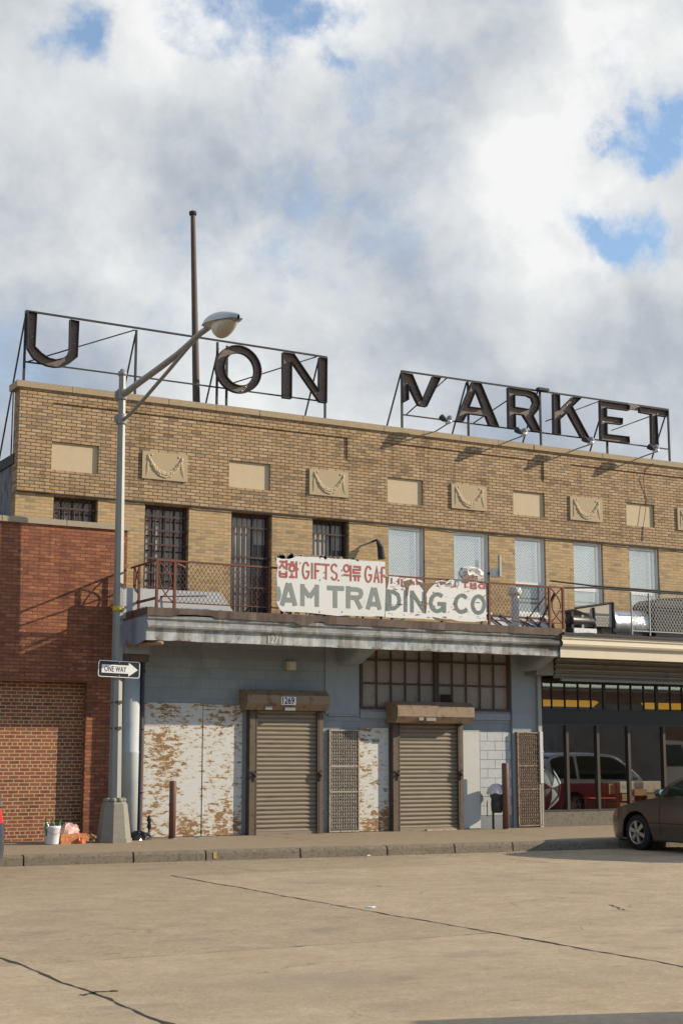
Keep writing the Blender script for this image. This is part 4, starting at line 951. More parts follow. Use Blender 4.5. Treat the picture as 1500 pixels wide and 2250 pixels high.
m = MB(); br = [(xL, YL, PZ(270, 925, YL))] + [L2(u, v) for u, v in ((290, 906), (320, 873), (370, 815), (405, 773), (424, 751), (430, 743))]
m.tube(br, .036, 8); m.sphere(br[-1], .038, 8, 6); m.build('arm_brace', M_GALV, SL)
for v in (868, 922):
    m = MB(); c = pole(PZ(270, v, YL)); m.lathe([(.10, -.10), (.105, -.09), (.105, .09), (.10, .10)], c, 10); m.box(c.x - .14, c.x - .06, c.y - .03, c.y + .03, c.z - .06, c.z + .06); m.box(c.x + .06, c.x + .13, c.y - .03, c.y + .03, c.z - .05, c.z + .05); m.build('clamp', M_GALV, SL)
a = L2(455, 719); b = L2(524, 697); ax = (b - a); L = ax.length
hd = thing_h = MB(); up = Vector((1, 0, 0)).cross(ax.normalized()); up = up if up.z > 0 else -up; sd = Vector((1, 0, 0)); an = ax.normalized()
rows = []
for i in range(13):
    t = i / 12; w = .06 + .15 * (math.sin(math.pi * min(1, t * .98) ** .8) ** .75) if t < 1 else .02
    w = max(.02, w); hh = .055 + .13 * math.sin(math.pi * (t ** .75)) ** .9 if 0 < t < 1 else .05
    c = a + an * L * t
    rows.append([c + sd * w * math.cos(q) + up * (hh * math.sin(q)) for q in [math.pi * j / 12 for j in range(13)]] )
hd.grid(rows, True)
rows2 = [[c[0], (c[0] + c[-1]) / 2 - up * .06, c[-1]] for c in rows]; hd.grid(rows2, True)
lh = hd.build('lamp_head', M_LAMPH, SL)
m = MB(); rows = []
for i in range(11):
    t = .20 + .72 * i / 10; c = a + an * L * t - up * .012; e = math.sin(math.pi * i / 10) ** .6 if 0 < i < 10 else .05; w = .165 * e; d = .26 * (math.sin(math.pi * (i / 10) ** .85) ** .8 if 0 < i < 10 else .03)
    rows.append([c + sd * w * math.cos(q) - up * d * math.sin(q) for q in [math.pi * j / 12 for j in range(13)]])
m.grid(rows, True)
M_LENS = simple('prismatic_lens', (.42, .39, .32), .25, .25, .35, 14.0, (.22, .20, .16), thr=(.5, .7), amt=.5, bmp=.5)
m.build('lens', M_LENS, lh)
m = MB(); w1 = a + an * L * .12; 
for s_ in (-1, 1): m.tube([a + an * L * t + sd * s_ * (.06 + .15 * math.sin(math.pi * t ** .8) ** .75 + .004) for t in (.05, .2, .4, .6, .8, .95)], .012, 5)
m.build('rim_seam', M_LAMPH, lh)
m = MB(); z0 = PZ(262, 1343, YL); z1 = PZ(262, 1333, YL); c = pole((z0 + z1) / 2); m.lathe([(.112, -.045), (.112, .045)], c, 8); m.build('number_band', simple('yellow_band', (.62, .50, .05), .6, 0, .4, 60.0, (.06, .05, .02), thr=(.5, .55), amt=.9), SL)
for u, v in ((262, 1543), (260, 1600)):
    m = MB(); c = P(u, v, YL - .1); m.lathe([(.118, -.02), (.118, .02)], pole(c.z), 8); m.box(c.x - .03, c.x + .05, YL - .15, YL - .10, c.z - .03, c.z + .03); m.build('band_clamp', M_GUIDE, SL)
for o in []: pass
# one way sign
YS = YL - .15
c0 = P(217, 1451, YS); c1 = P(308, 1456, YS); c2 = P(307, 1492, YS); cc = (P(262.5, 1470.5, YS)); W = c1.x - c0.x; Hh = c1.z - c2.z
OW = thing('traffic_sign', 'black and white ONE WAY arrow sign strapped to the street lamp', 'road sign', cc)
tilt = Matrix.Translation(cc) @ Matrix.Rotation(R_(1.3), 4, 'Y')
def rrect(w, h, r, n=5):
    out = []
    for cx_, cy_, a0 in ((w - r, h - r, 0), (-w + r, h - r, 90), (-w + r, -h + r, 180), (w - r, -h + r, 270)):
        out += [(cx_ + r * math.cos(R_(a0 + 90 * i / n)), cy_ + r * math.sin(R_(a0 + 90 * i / n))) for i in range(n + 1)]
    return out
w2, h2 = W / 2, Hh / 2
MB().prism([(x, 0, y) for x, y in rrect(w2, h2, .045)], (0, .012, 0)).build('border', M_SIGNW, OW, xf=tilt)
MB().prism([(x, -.002, y) for x, y in rrect(w2 - .014, h2 - .014, .035)], (0, .001, 0)).build('plate', M_SATIN, OW, xf=tilt)
k = w2 / .4575
arrow = [(-.385 * k, -.085 * k), (.205 * k, -.085 * k), (.205 * k, -.145 * k), (.41 * k, 0), (.205 * k, .145 * k), (.205 * k, .085 * k), (-.385 * k, .085 * k)]
MB().add([(x, -.004, y) for x, y in arrow], [tuple(range(7))]).build('arrow', M_SIGNW, OW, xf=tilt)
vs, fs, tw = text_mesh('ONE WAY', .12 * k, .60, .012, 1.05); MB().add([(x - .355 * k + (.54 * k - tw) * .5, -.006, y - .06 * k) for x, y in vs], fs).build('lettering', M_SATIN, OW, xf=tilt)
m = MB(); m.sphere((0.0, -.004, h2 * .82), .012, 6, 4); m.sphere((0, -.004, -h2 * .82), .012, 6, 4); m.build('bolts', M_ALU, OW, xf=tilt)
MB().box(-.06, .06, .012, .06, -.05, .05).build('bracket', M_GALV, OW, xf=tilt)

# ================================================================== DECK RAILING AND THINGS ON THE DECK
YR = -1.52; ZD = 4.30; ZT = 5.20
xa, xb = PX(345, 1280, YR), PX(384, 1280, YR); xc_, xd_ = PX(1206, 1330, YR), PX(1236, 1330, YR)
RL = thing('deck_railing', 'rusty red railing with chain link and oval ornaments along the canopy deck', 'railing', (xa, YR, ZD))
m = MB(); m.box(xa - .03, xd_ + .04, YR - .025, YR + .025, ZT - .012, ZT + .022); m.build('top_rail', M_RAIL, RL)
m = MB(); m.tube([(xb, YR, ZD + .12), (xc_, YR, ZD + .12)], .012, 5); m.build('bottom_rail', M_RAIL, RL)
def ornament(x0, x1):
    mb = MB(); cx_ = (x0 + x1) / 2; w = (x1 - x0) / 2 - .03; z0, z1 = ZD + .12, ZT - .01
    for sg in (-1, 1):
        mb.tube([(cx_ + sg * w * (-1 + 1.75 * math.sin(math.pi * i / 14)), YR, z0 + (z1 - z0) * i / 14) for i in range(15)], .014, 5)
    mb.box(x0, x1, YR - .012, YR + .012, z0 - .012, z0 + .012); mb.build('oval_ornament', M_RAIL, RL)
ornament(xa, xb); ornament(xc_, xd_)
for x in (xa, xb, xc_, xd_, -2.45, 2.72): MB().box(x - .024, x + .024, YR - .024, YR + .024, ZD + .005, ZT - .013).build('post', M_RAIL, RL)
# return to the red wall
m = MB(); pts = [(xa, YR, ZT), (xa, RY - .03, ZT)]; m.tube(pts, .022, 5); m.tube([(xa, YR, ZD + .19), (xa, -.35, ZD + .19)], .03, 4); m.build('return_rail', M_RAIL, RL)
MB().tube([(xa + 1.3, -.9, ZD + .35), (xa + .02, -.35, ZD + .32), (xa, RY - .02, ZD + .36)], .014, 4).build('return_rod', M_DARKIRON, RL)
for y in (-.38, -.62): MB().box(xa - .02, xa + .02, y - .02, y + .02, ZD + .005, ZT - .01).build('post', M_RAIL, RL)
m = MB()
for sg in (-1, 1): m.tube([(xa, -.5 + sg * .1 * (-1 + 1.75 * math.sin(math.pi * i / 12)), ZD + .15 + (ZT - ZD - .17) * i / 12) for i in range(13)], .013, 5)
m.build('oval_ornament', M_RAIL, RL)
for x0, z0, x1, z1, dy in ((xc_ - .08, ZT - .2, xc_ - .42, ZD + .01, .5), (-2.45, ZT - .35, -2.75, ZD + .01, .6), (2.72, ZT - .12, 3.2, ZT + .05, .8), (xb + .05, ZT - .03, xb + .6, ZT + .02, .9)):
    MB().tube([(x0, YR + .03, z0), (x1, YR + dy, z1)], .018, 4).build('brace', M_RAIL, RL)
MB().tube([(xd_ - .1, YR + .15, ZT - .1), (xd_ - .35, YR + .5, ZD + .01)], .03, 4).build('brace', M_FRAME, RL)
def chain_link(x0, x1, z0, z1, y, mat, parent, pitch=.088, slope=1.45, r=.0055):
    w = MB(); h = z1 - z0; run = h / slope; n = int((x1 - x0 + run) / pitch) + 1
    for i in range(n):
        for sg in (1, -1):
            xs = x0 - run + i * pitch; a = Vector((xs, y, z0 if sg > 0 else z1)); b = Vector((xs + run, y, z1 if sg > 0 else z0)); d = b - a
            t0 = max(0, (x0 - a.x) / d.x); t1 = min(1, (x1 - a.x) / d.x)
            if t1 - t0 > .02: w.tube([a + d * t0 + Vector((0, sg * .004, 0)), a + d * t1 + Vector((0, sg * .004, 0))], r, 3, caps=False)
    return w.build('chain_link', mat, parent)
chain_link(xb + .03, -2.4, ZD + .12, ZT, YR, M_DARKIRON, RL); chain_link(2.66, xc_ - .03, ZD + .12, ZT, YR, M_DARKIRON, RL)
# right-hand roof fence
RF = thing('roof_fence', 'dark pipe fence with pale chain link over the cream canopy', 'fence', (PX(1385, 1340, YR), YR, 4.25))
m = MB(); a = P(1208, 1276, -1.1); b = P(1300, 1296, YR)
m.tube([(xd_ + .03, YR, ZT + .005), P(1300, 1291, YR), (14, YR, 5.24)], .022, 5); m.build('top_rail', M_FRAME, RF)
MB().tube([a, P(1300, 1287, -1.3), (14, -1.3, 5.30)], .02, 5).build('loose_pipe', M_FRAME, RF)
xp1, xp2 = PX(1386, 1340, YR), PX(1425, 1340, YR)
for x in (xp1, xp2, 9.3, 11.5): MB().tube([(x, YR, 4.25), (x, YR, 5.21)], .022, 6).build('post', M_GPIPE, RF)
MB().tube([(xp1, YR, 4.34), (14, YR, 4.36)], .014, 5).build('bottom_rail', M_GPIPE, RF)
chain_link(xp1, 13.5, 4.34, 5.2, YR, M_GPIPE, RF, r=.006)

# ---- peeling trading company sign
YB = -1.66
SG = thing('shop_sign', 'peeling white board lettered DAM TRADING CO with red Korean words above', 'sign', (0.1, YB, 4.33))
M_BOARDW = simple('old_white_board', (.60, .605, .585), .6, 0, .12, 2.0, (.40, .37, .33), thr=(.6, .75), amt=.4)
def peel():
    m, t, b, pos = base_mat('peeling_white_board', .75, 0, .3)
    f = t.noise(scl(t, pos, (2.4, 2.4, 5.2)), 2.6, 9, .7, .6)[0]; g = t.noise(pos, 2.0, 3)[0]
    x, y, z = t.sep(pos); topw = t.step(z, 4.95, 5.25)
    k = t.step(t.math('ADD', t.math('ADD', f, t.math('MULTIPLY', g, .18)), t.math('MULTIPLY', topw, .07)), .705, .73)
    col = t.mix(t.step(f, .56, .70), (.66, .655, .63), (.54, .51, .46)); col = t.mix(t.math('MULTIPLY', k, .95), col, (.20, .125, .085))
    t.put(b.inputs['Base Color'], col); bump(t, b, t.math('SUBTRACT', 0.0, k), .6, .01); return m
M_PEEL = peel()
zs1 = lambda p: zoompts(p, 600, 1200, 5.357); zs2 = lambda p: zoompts(p, 820, 1180, 5.357)
def outline(px, y): return [P(u, v, y) for u, v in px]
left = zs1([(42, 135), (75, 140), (100, 150), (200, 150), (235, 138), (262, 122), (300, 118), (390, 128), (450, 124), (540, 132), (548, 155), (562, 132), (600, 140), (612, 165), (640, 140), (740, 150), (850, 152), (960, 160), (1000, 182), (1015, 168), (1200, 178), (1316, 184),
            (1322, 500), (1310, 832), (1240, 822), (1130, 830), (1000, 822), (850, 815), (760, 822), (640, 808), (500, 792), (380, 780), (210, 772), (110, 768), (78, 742), (60, 700), (42, 660), (50, 500), (42, 330), (55, 250), (40, 190)])
bl = outline(left, YB); MB().prism(bl, (0, .02, 0)).build('left_board', M_BOARDW, SG)
YB2 = -1.60
right = zs2([(140, 440), (180, 462), (300, 470), (340, 500), (390, 480), (480, 490), (560, 510), (600, 545), (660, 560), (740, 520), (800, 508), (860, 520), (905, 500), (1060, 508), (1140, 510), (1235, 540), (1318, 560), (1328, 985), (1180, 1000), (1000, 990), (900, 965), (740, 975), (560, 960), (360, 955), (140, 945)])
br_ = outline(right, YB2); MB().prism(br_, (0, .02, 0)).build('right_board', M_PEEL, SG)
curl = zs2([(1020, 400), (1040, 360), (1110, 345), (1200, 352), (1265, 385), (1295, 420), (1295, 480), (1230, 510), (1120, 505), (1060, 500), (1022, 450)])
cv = outline(curl, YB2 - .04); cm = sum(cv, Vector()) / len(cv); rows = [cv, [c * .55 + cm * .45 + Vector((0, -.09, .02)) for c in cv], [c * .2 + cm * .8 + Vector((0, -.05, 0)) for c in cv]]
m = MB(); m.grid(rows, False, True); m.add(rows[-1], [tuple(range(len(cv)))]); m.prism(cv, (0, .05, 0)); m.build('curled_sheet', M_PEEL, SG)
# torn felt fringe above the left board, and ragged holes on the right board
m = MB(); rr = random.Random(9)
def fringe(pts, y, hgt, n=40):
    for i in range(n):
        t = rr.random() * (len(pts) - 1.001); k = int(t); u = pts[k][0] + (pts[k + 1][0] - pts[k][0]) * (t - k); v = pts[k][1] + (pts[k + 1][1] - pts[k][1]) * (t - k)
        p = P(u, v, y); w = rr.uniform(.015, .06); h = rr.uniform(.3, 1) * hgt
        m.prism([(p.x - w, y, p.z - .05), (p.x + w, y, p.z - .05), (p.x + w * rr.uniform(.2, .9), y, p.z + h * .7), (p.x - w * rr.uniform(.0, .8), y, p.z + h)], (0, .01 + .012 * rr.random(), 0))
fringe(zs1([(55, 140), (200, 145), (240, 128)]), YB + .025, .11, 40); fringe(zs1([(260, 118), (540, 128), (640, 140), (860, 150), (1010, 175)]), YB + .025, .055, 46)
fringe(zs1([(110, 770), (640, 810), (1310, 835)]), YB + .03, .02, 20)
m.build('torn_felt', simple('rotten_felt', (.26, .205, .17), .95, 0, .6, 18.0, (.30, .26, .22)), SG)
m = MB()
def rag(px, y, d=.012):
    p = outline(zs2(px), y); m.prism(p, (0, d, 0))
rag([(150, 462), (185, 470), (180, 530), (165, 600), (142, 620)], YB2 - .012); rag([(360, 520), (450, 495), (470, 540), (420, 580), (405, 690), (392, 700), (388, 600)], YB2 - .012)
rag([(520, 520), (620, 545), (740, 535), (690, 580), (650, 620), (630, 660), (610, 680), (600, 620), (560, 570)], YB2 - .012); rag([(600, 660), (622, 665), (630, 800), (618, 900), (606, 820)], YB2 - .013)
rag([(780, 520), (860, 525), (840, 555), (800, 560)], YB2 - .012); rag([(700, 940), (780, 955), (900, 975), (1010, 990), (900, 985), (770, 985)], YB2 - .012)
m.build('torn_hole', simple('torn_board', (.17, .115, .08), .95, 0, .7, 20.0, (.36, .28, .2)), SG)
m = MB(); rr = random.Random(4)
for i in range(70):
    u = rr.uniform(160, 1310); v = rr.uniform(500, 970); p = outline(zs2([(u, v)]), YB2 - .011)[0]; l = rr.uniform(.03, .14); w = rr.uniform(.004, .012)
    m.add([(p.x, YB2 - .0105, p.z), (p.x + l, YB2 - .0105, p.z + rr.uniform(-.03, .01)), (p.x + l * .6, YB2 - .0105, p.z + w + rr.uniform(-.01, .01)), (p.x + .01, YB2 - .0105, p.z + w)], [(0, 1, 2, 3)])
for u, v in ((550, 400), (600, 310), (598, 372), (808, 285), (812, 345), (320, 200), (50, 235), (545, 775), (810, 775), (1255, 310)):
    p = outline(zs1([(u, v)]), YB - .003)[0]; s_ = .022
    m.add([(p.x - s_ * .6, YB - .003, p.z - s_), (p.x + s_ * .5, YB - .003, p.z - s_ * .8), (p.x + s_ * .6, YB - .003, p.z + s_), (p.x - s_ * .4, YB - .003, p.z + s_ * .7)], [(0, 1, 2, 3)])
tag(m.build('paint_flakes', simple('bare_wood_scar', (.27, .18, .12), .95, 0, .6, 20.0, (.12, .09, .07)), SG), kind='stuff')
LIFT = [0.0]
def strokes(mb, lst, zf, y, w):
    for s_ in lst:
        cl = s_[0] == 'c'; pts = s_[1:] if cl else s_; ww = w
        if isinstance(pts[0], (int, float)): ww, pts = pts[0], pts[1:]
        LIFT[0] = (LIFT[0] + .0004) % .003; mb.ribbon([P(u, v, y) for u, v in zf(pts)], ww, (0, -1, 0), cl, .003 + LIFT[0])
def arc(cx_, cy_, rx, ry, a0, a1, n=12): return [(cx_ + rx * math.cos(R_(a0 + (a1 - a0) * i / n)), cy_ + ry * math.sin(R_(a0 + (a1 - a0) * i / n))) for i in range(n + 1)]
M_REDL = simple('faded_red_lettering', (.33, .085, .075), .7, 0, .3, 9.0); M_GREYL = simple('grey_green_lettering', (.205, .225, .215), .7, 0, .15, 4.0); M_GREENL = simple('dark_green_lettering', (.14, .175, .17), .75, 0, .4, 12.0, (.45, .43, .40), (1, 1, 3), thr=(.60, .66), amt=.9)
r1 = MB()
strokes(r1, [[(75, 180), (168, 186)], [(122, 184), (100, 225), (72, 262)], [(118, 225), (140, 265)], [(160, 165), (160, 282)], [(160, 215), (180, 218)],      # 잡
             [(80, 288), (80, 355)], [(158, 295), (158, 362)], [(80, 325), (158, 330)], [(76, 357), (165, 364)],
             [(205, 188), (245, 191)], [(186, 212), (258, 217)], ['c'] + arc(224, 262, 30, 36, 0, 345, 16), [(222, 318), (222, 358)], [(190, 362), (255, 366)], [(275, 178), (275, 378)], [(275, 270), (300, 272)],   # 화
             ['c'] + arc(862, 262, 30, 40, 0, 345, 16), [(828, 338), (895, 345)], [(912, 225), (912, 412)],      # 의
             [(945, 240), (1022, 246), (1022, 280), (946, 276), (946, 312), (1024, 318)], [(935, 348), (1030, 354)], [(965, 352), (965, 412)], [(1003, 354), (1003, 416)]], zs1, YB, .042)  # 류
strokes(r1, [arc(385, 285, 36, 92, -30, -180, 10) + arc(385, 290, 36, 92, 180, 30, 10) + [(420, 300), (385, 298)],                       # G
             [(458, 196), (458, 386)], [(496, 200), (496, 388)], [(490, 208), (560, 214)], [(496, 288), (540, 292)],                      # I F
             [(565, 214), (665, 222)], [(622, 218), (622, 396)],                                                                           # T
             arc(718, 262, 32, 48, -20, -200, 8) + [(700, 298), (735, 318)] + arc(718, 352, 32, 44, -40, 170, 8),                           # S
             [(772, 395), (765, 412)],
             arc(1120, 330, 36, 90, -35, -180, 10) + arc(1120, 335, 36, 86, 180, 25, 10) + [(1155, 342), (1122, 340)],                     # G
             [(1190, 428), (1218, 248), (1245, 432)], [(1200, 370), (1238, 374)],                                                          # A
             [(1278, 250), (1278, 436)], [(1278, 252), (1316, 254)], [(1278, 345), (1305, 347), (1316, 372)]], zs1, YB, .040)
strokes(r1, [[(812, 285), (812, 290)]], zs1, YB, .02)
r1.build('red_lettering', M_REDL, SG)
r2 = MB()
strokes(r2, [[(150, 470), (148, 545)], [(215, 480), (215, 550)], [(298, 490), (298, 555)], [(335, 495), (335, 582)], [(335, 575), (365, 580)], [(470, 520), (480, 565)], [(508, 490), (520, 565)],
             [(1080, 535), (1080, 600)], [(1040, 530), (1118, 535)], [(1148, 535), (1148, 600)], [(1200, 535), (1205, 605)], [(1148, 570), (1200, 572)], [(1140, 598), (1215, 606)], ['c'] + arc(1275, 578, 35, 24, 0, 345, 14)], zs2, YB2 - .002, .036)
strokes(r2, [arc(768, 555, 12, 28, 90, 270, 6), [(850, 545), (850, 585)], [(850, 560), (870, 548), (872, 588)], [(892, 548), (892, 588)], [(915, 540), (915, 588), (928, 590)], [(938, 560), (945, 590), (930, 592)], arc(955, 560, 14, 34, -70, 70, 6), [(992, 592), (988, 604)]], zs2, YB2 - .002, .014)
strokes(r2, [[(1105, 440), (1060, 490)], ['c'] + arc(1165, 475, 24, 28, 0, 345, 12)], zs2, YB2 - .135, .03)
r2.build('red_lettering', M_REDL, SG)
g1 = MB()
strokes(g1, [[(50, 480), (62, 520), (70, 570), (62, 610), (48, 640)],
             [(105, 700), (178, 436)], [(262, 702), (192, 436)], [(140, 632), (240, 636)],
             [(346, 445), (346, 706)], [(515, 454), (515, 714)], [(340, 470), (430, 600)], [(520, 478), (430, 602)],
             [(636, 490), (834, 500)], [(730, 500), (730, 726)],
             [(884, 470), (884, 732)], [(870, 506), (1000, 512)] , [(1000, 512), (1030, 530), (1036, 560), (1025, 592), (1000, 606)], [(890, 604), (1000, 608)], [(970, 610), (1032, 738)],
             [(1112, 742), (1180, 490)], [(1255, 748), (1195, 490)], [(1145, 680), (1235, 684)]], zs1, YB, .093)
g1.build('grey_lettering', M_GREYL, SG)
g2 = MB()
strokes(g2, [[(162, 612), (168, 870)], [(160, 640), (240, 646), (290, 680), (306, 740), (296, 800), (250, 838), (165, 842)],
             [(380, 625), (378, 880)],
             [(455, 630), (455, 884)], [(596, 645), (596, 892)], [(450, 640), (602, 880)],
             arc(755, 770, 78, 98, -45, -180, 9) + arc(755, 775, 78, 96, 180, 40, 9) + [(832, 790), (758, 784)], [(835, 770), (835, 890)],
             arc(1040, 785, 72, 98, -40, -180, 9) + arc(1040, 790, 72, 92, 180, 35, 9),
             ['c'] + arc(1235, 795, 68, 98, 0, 345, 22)], zs2, YB2 - .002, .080)
strokes(g2, [[.05, (200, 640), (200, 860)]], zs2, YB2 - .001, .05)
g2.build('green_lettering', M_GREENL, SG)
for x in (-2.2, -.9, .3, 1.5, 2.5): MB().box(x - .025, x + .025, YB2 + .025, YB2 + .055, 4.31, 5.2).build('batten', M_DARKIRON, SG)

# ---- other things on the deck
p0, p1, p2 = P(276, 1291, -.55), P(486, 1302, -.55), P(522, 1346, -.55)
wb = MB(); poly = [(PX(262, 1340, -.55), -.55, 4.17), (p0.x - .1, -.55, p0.z), (p1.x, -.55, p1.z), (p2.x + .08, -.55, 4.17)]
wb.prism(poly, (0, .05, 0)); tag(wb.build('white_panel', M_CREAMW), 'slanting white sheet panel standing on the deck below the barred windows', 'panel')
pv_ = P(1131, 1335, -1.15); vp = thing('vent_pipe', 'white vent pipe with a thick cap behind the railing', 'vent pipe', (pv_.x, -1.15, 4.16))
zt = PZ(1131, 1295, -1.15); MB().tube([(pv_.x, -1.15, 4.16), (pv_.x, -1.15, zt)], .088, 14).build('pipe', M_WHITEV, vp)
MB().lathe([(.09, -.11), (.145, -.10), (.145, -.02), (.135, .0), (.14, .02), (.13, .05), (.0, .06)], (pv_.x, -1.15, zt - .02), 16).build('cap', M_WHITEV, vp)
sk = thing('skylight', 'low white skylight with dark slanting bars under the white windows', 'skylight', (3.6, -.6, 4.16))
xs0, xs1 = PX(1068, 1345, -.5), PX(1205, 1350, -.5)
MB().add([(xs0, -.9, 4.17), (xs1, -.9, 4.17), (xs1, -.35, 4.62), (xs0, -.35, 4.62)], [(0, 1, 2, 3)]).build('panel', M_CREAMW, sk)
for i in range(5):
    x = xs0 + .12 + i * .36; MB().tube([(x + .28, -.93, 4.19), (x, -.35, 4.66)], .025, 4).build('glazing_bar', M_DARKIRON, sk)
MB().tube([(xs0, -.35, 4.64), (xs1, -.35, 4.64)], .025, 4).build('ridge_bar', M_DARKIRON, sk)
MB().tube([(xs0 + .9, -.4, 4.60), (xs1 - .2, -.9, 4.2)], .02, 4).build('glazing_bar', M_DARKIRON, sk)
# blower, ducts, air conditioner
a = P(1247, 1362, -1.2); b = P(1300, 1362, -1.2)
bl_ = thing('blower', 'small black motor blower on a white base beside the beige duct', 'blower', (a.x, -1.2, 4.24))
MB().box(a.x + .05, b.x, -1.35, -1.0, 4.24, 4.36).build('base', M_WHITEV, bl_)
MB().lathe([(.05, 0), (.13, .01), (.14, .06), (.13, .08), (.13, .5), (.09, .54), (.09, b.x - a.x)], (a.x, -1.2, 4.53), 14, 'x').build('motor', M_SATIN, bl_)
MB().box(a.x + .02, a.x + .08, -1.3, -1.08, 4.24, 4.72).build('bracket', M_FRAME, bl_)
MB().box(a.x + .3, a.x + .36, -1.3, -1.04, 4.36, 4.66).build('bracket', M_GALV, bl_)
q = [P(1262, 1338, -1.0), P(1345, 1326, -1.0), P(1345, 1378, -1.0), P(1300, 1376, -1.0), P(1296, 1352, -1.0)]
du = thing('duct', 'beige box duct with black taped edges on the deck', 'duct', (q[1].x, -1.0, 4.24))
MB().prism([Vector((v.x, -1.0, max(4.25, v.z))) for v in q], (0, .6, 0)).build('casing', M_DUCT, du)
m = MB(); m.tube([q[0] + Vector((0, -.01, .02)), q[1] + Vector((0, -.01, .02))], .025, 5); m.tube([P(1303, 1335, -1.01), (P(1303, 1375, -1.01).x + .03, -1.01, 4.26)], .035, 5); m.tube([q[1] + Vector((0, -.01, .02)), (q[2].x, -1.01, 4.26)], .035, 5); m.build('sealing_tape', M_SATIN, du)
x0 = PX(1347, 1350, -1.0); x1 = PX(1422, 1350, -1.0)
fd = thing('duct', 'shiny foil-wrapped duct between the beige duct and the black unit', 'duct', (x0, -1.0, 4.24))
m = MB(); rows = []
for i in range(18):
    x = x0 + (x1 - x0) * i / 17; k = 1 + random.uniform(-.04, .04)
    rows.append([(x, -.8 + .27 * k * math.cos(t), 4.56 + .29 * k * math.sin(t) * (1.1 if math.sin(t) > 0 else 1)) for t in [2 * math.pi * j / 14 for j in range(14)]])
m.grid(rows, True, True); m.add(rows[0], [tuple(range(14))]); m.add(rows[-1], [tuple(range(14))[::-1]]); m.build('foil_wrap', M_FOIL, fd)
MB().box(x0 + .05, x1 - .05, -1.02, -.6, 4.24, 4.33).build('cradle', M_SATIN, fd)
x0 = PX(1428, 1345, -1.0); ac = thing('air_conditioner', 'large black rooftop unit behind the chain link at the right edge', 'air conditioner', (x0, -1, 4.24))
m = MB(); m.prism([(x0, -1.15, 4.26), (x0, -1.15, 5.02), (x0 + .25, -1.15, 5.17), (x0 + 3.2, -1.15, 5.38), (x0 + 3.2, -1.15, 4.26)], (0, .85, 0)); m.build('casing', M_SATIN, ac)
MB().box(x0 - .02, x0 + 3.2, -1.175, -1.152, 4.95, 5.0).build('edge_trim', M_BLACK, ac)
MB().box(x0 + .1, x0 + 3.0, -1.1, -.4, 4.24, 4.27).build('skid', M_GUIDE, ac)
# wall fittings
p = P(833, 1195, -.25); wl = thing('wall_lamp', 'dark hooded lamp on the wall above the trading sign', 'wall lamp', (p.x, 0, p.z))
MB().tube([(p.x - .02, 0, p.z + .08), (p.x, -.14, p.z + .1), (p.x, -.25, p.z + .02)], .025, 6).build('arm', M_SATIN, wl)
MB().tube([(p.x - .0, -.20, p.z + .06), (p.x + .01, -.28, p.z - .1), (p.x + .03, -.3, p.z - .33)], [.05, .07, .085], 10).build('hood', M_FRAME, wl)
p = P(1097, 1248, -.3); wl = thing('antenna', 'slim grey antenna box on a wall bracket beside the third white window', 'antenna', (p.x, 0, p.z))
MB().box(p.x - .03, p.x + .03, -.34, -.28, p.z - .2, p.z + .28).build('mast', M_GPIPE, wl); MB().box(p.x - .14, p.x - .0, -.28, -.12, p.z - .2, p.z - .02).build('box', M_WHITEV, wl); MB().tube([(p.x - .1, -.12, p.z - .1), (p.x - .1, 0, p.z - .1)], .03, 6).build('bracket', M_SATIN, wl)
p = P(640, 1463, -.12); wl = thing('wall_light', 'small square beige light box high on the grey wall above the first shutter', 'wall light', (p.x, 0, p.z))
MB().box(p.x - .105, p.x + .105, -.13, -.002, p.z - .09, p.z + .09).build('housing', M_BOX, wl); MB().box(p.x - .06, p.x + .085, -.15, -.13, p.z - .075, p.z + .075).build('cover', simple('beige_cover', (.52, .45, .34), .6), wl)

# ================================================================== SIDEWALK THINGS
GZ = .02
def gp(u, v): return P(u, v, GZ - .01, 2)
def bollard(u0, u1, vt, vb, y, lab):
    x = (PX(u0, vb, y) + PX(u1, vb, y)) / 2; r = (PX(u1, vb, y) - PX(u0, vb, y)) / 2; zt_ = PZ((u0 + u1) / 2, vt, y)
    b_ = thing('bollard', lab, 'bollard', (x, y, GZ - .02), 'brown steel bollards')
    MB().lathe([(r, -.05), (r, zt_ - .02), (r * .9, zt_), (0, zt_ + .005)], (x, y, 0), 16).build('post', M_BOLL, b_); MB().lathe([(r * 1.25, -.03), (r * 1.2, .025), (r, .03)], (x, y, 0), 12).build('footing', M_CONC, b_)
bollard(371, 385.5, 1716, 1842, -.5, 'faded reddish bollard in front of the rusted white sheets'); bollard(1105, 1117.5, 1677, 1824, -.45, 'darker brown bollard next to the standpipe')
x = PX(328, 1820, -.4); sp = thing('stub_post', 'thin dark iron stub post next to the black rubbish bag', 'post', (x, -.4, 0))
MB().tube([(x, -.4, 0), (x, -.4, .22)], .022, 6).build('shaft', M_DARKIRON, sp); MB().lathe([(.02, .2), (.045, .24), (.03, .32), (.045, .38), (.035, .44), (.0, .47)], (x, -.4, 0), 8).build('finial', M_SATIN, sp)
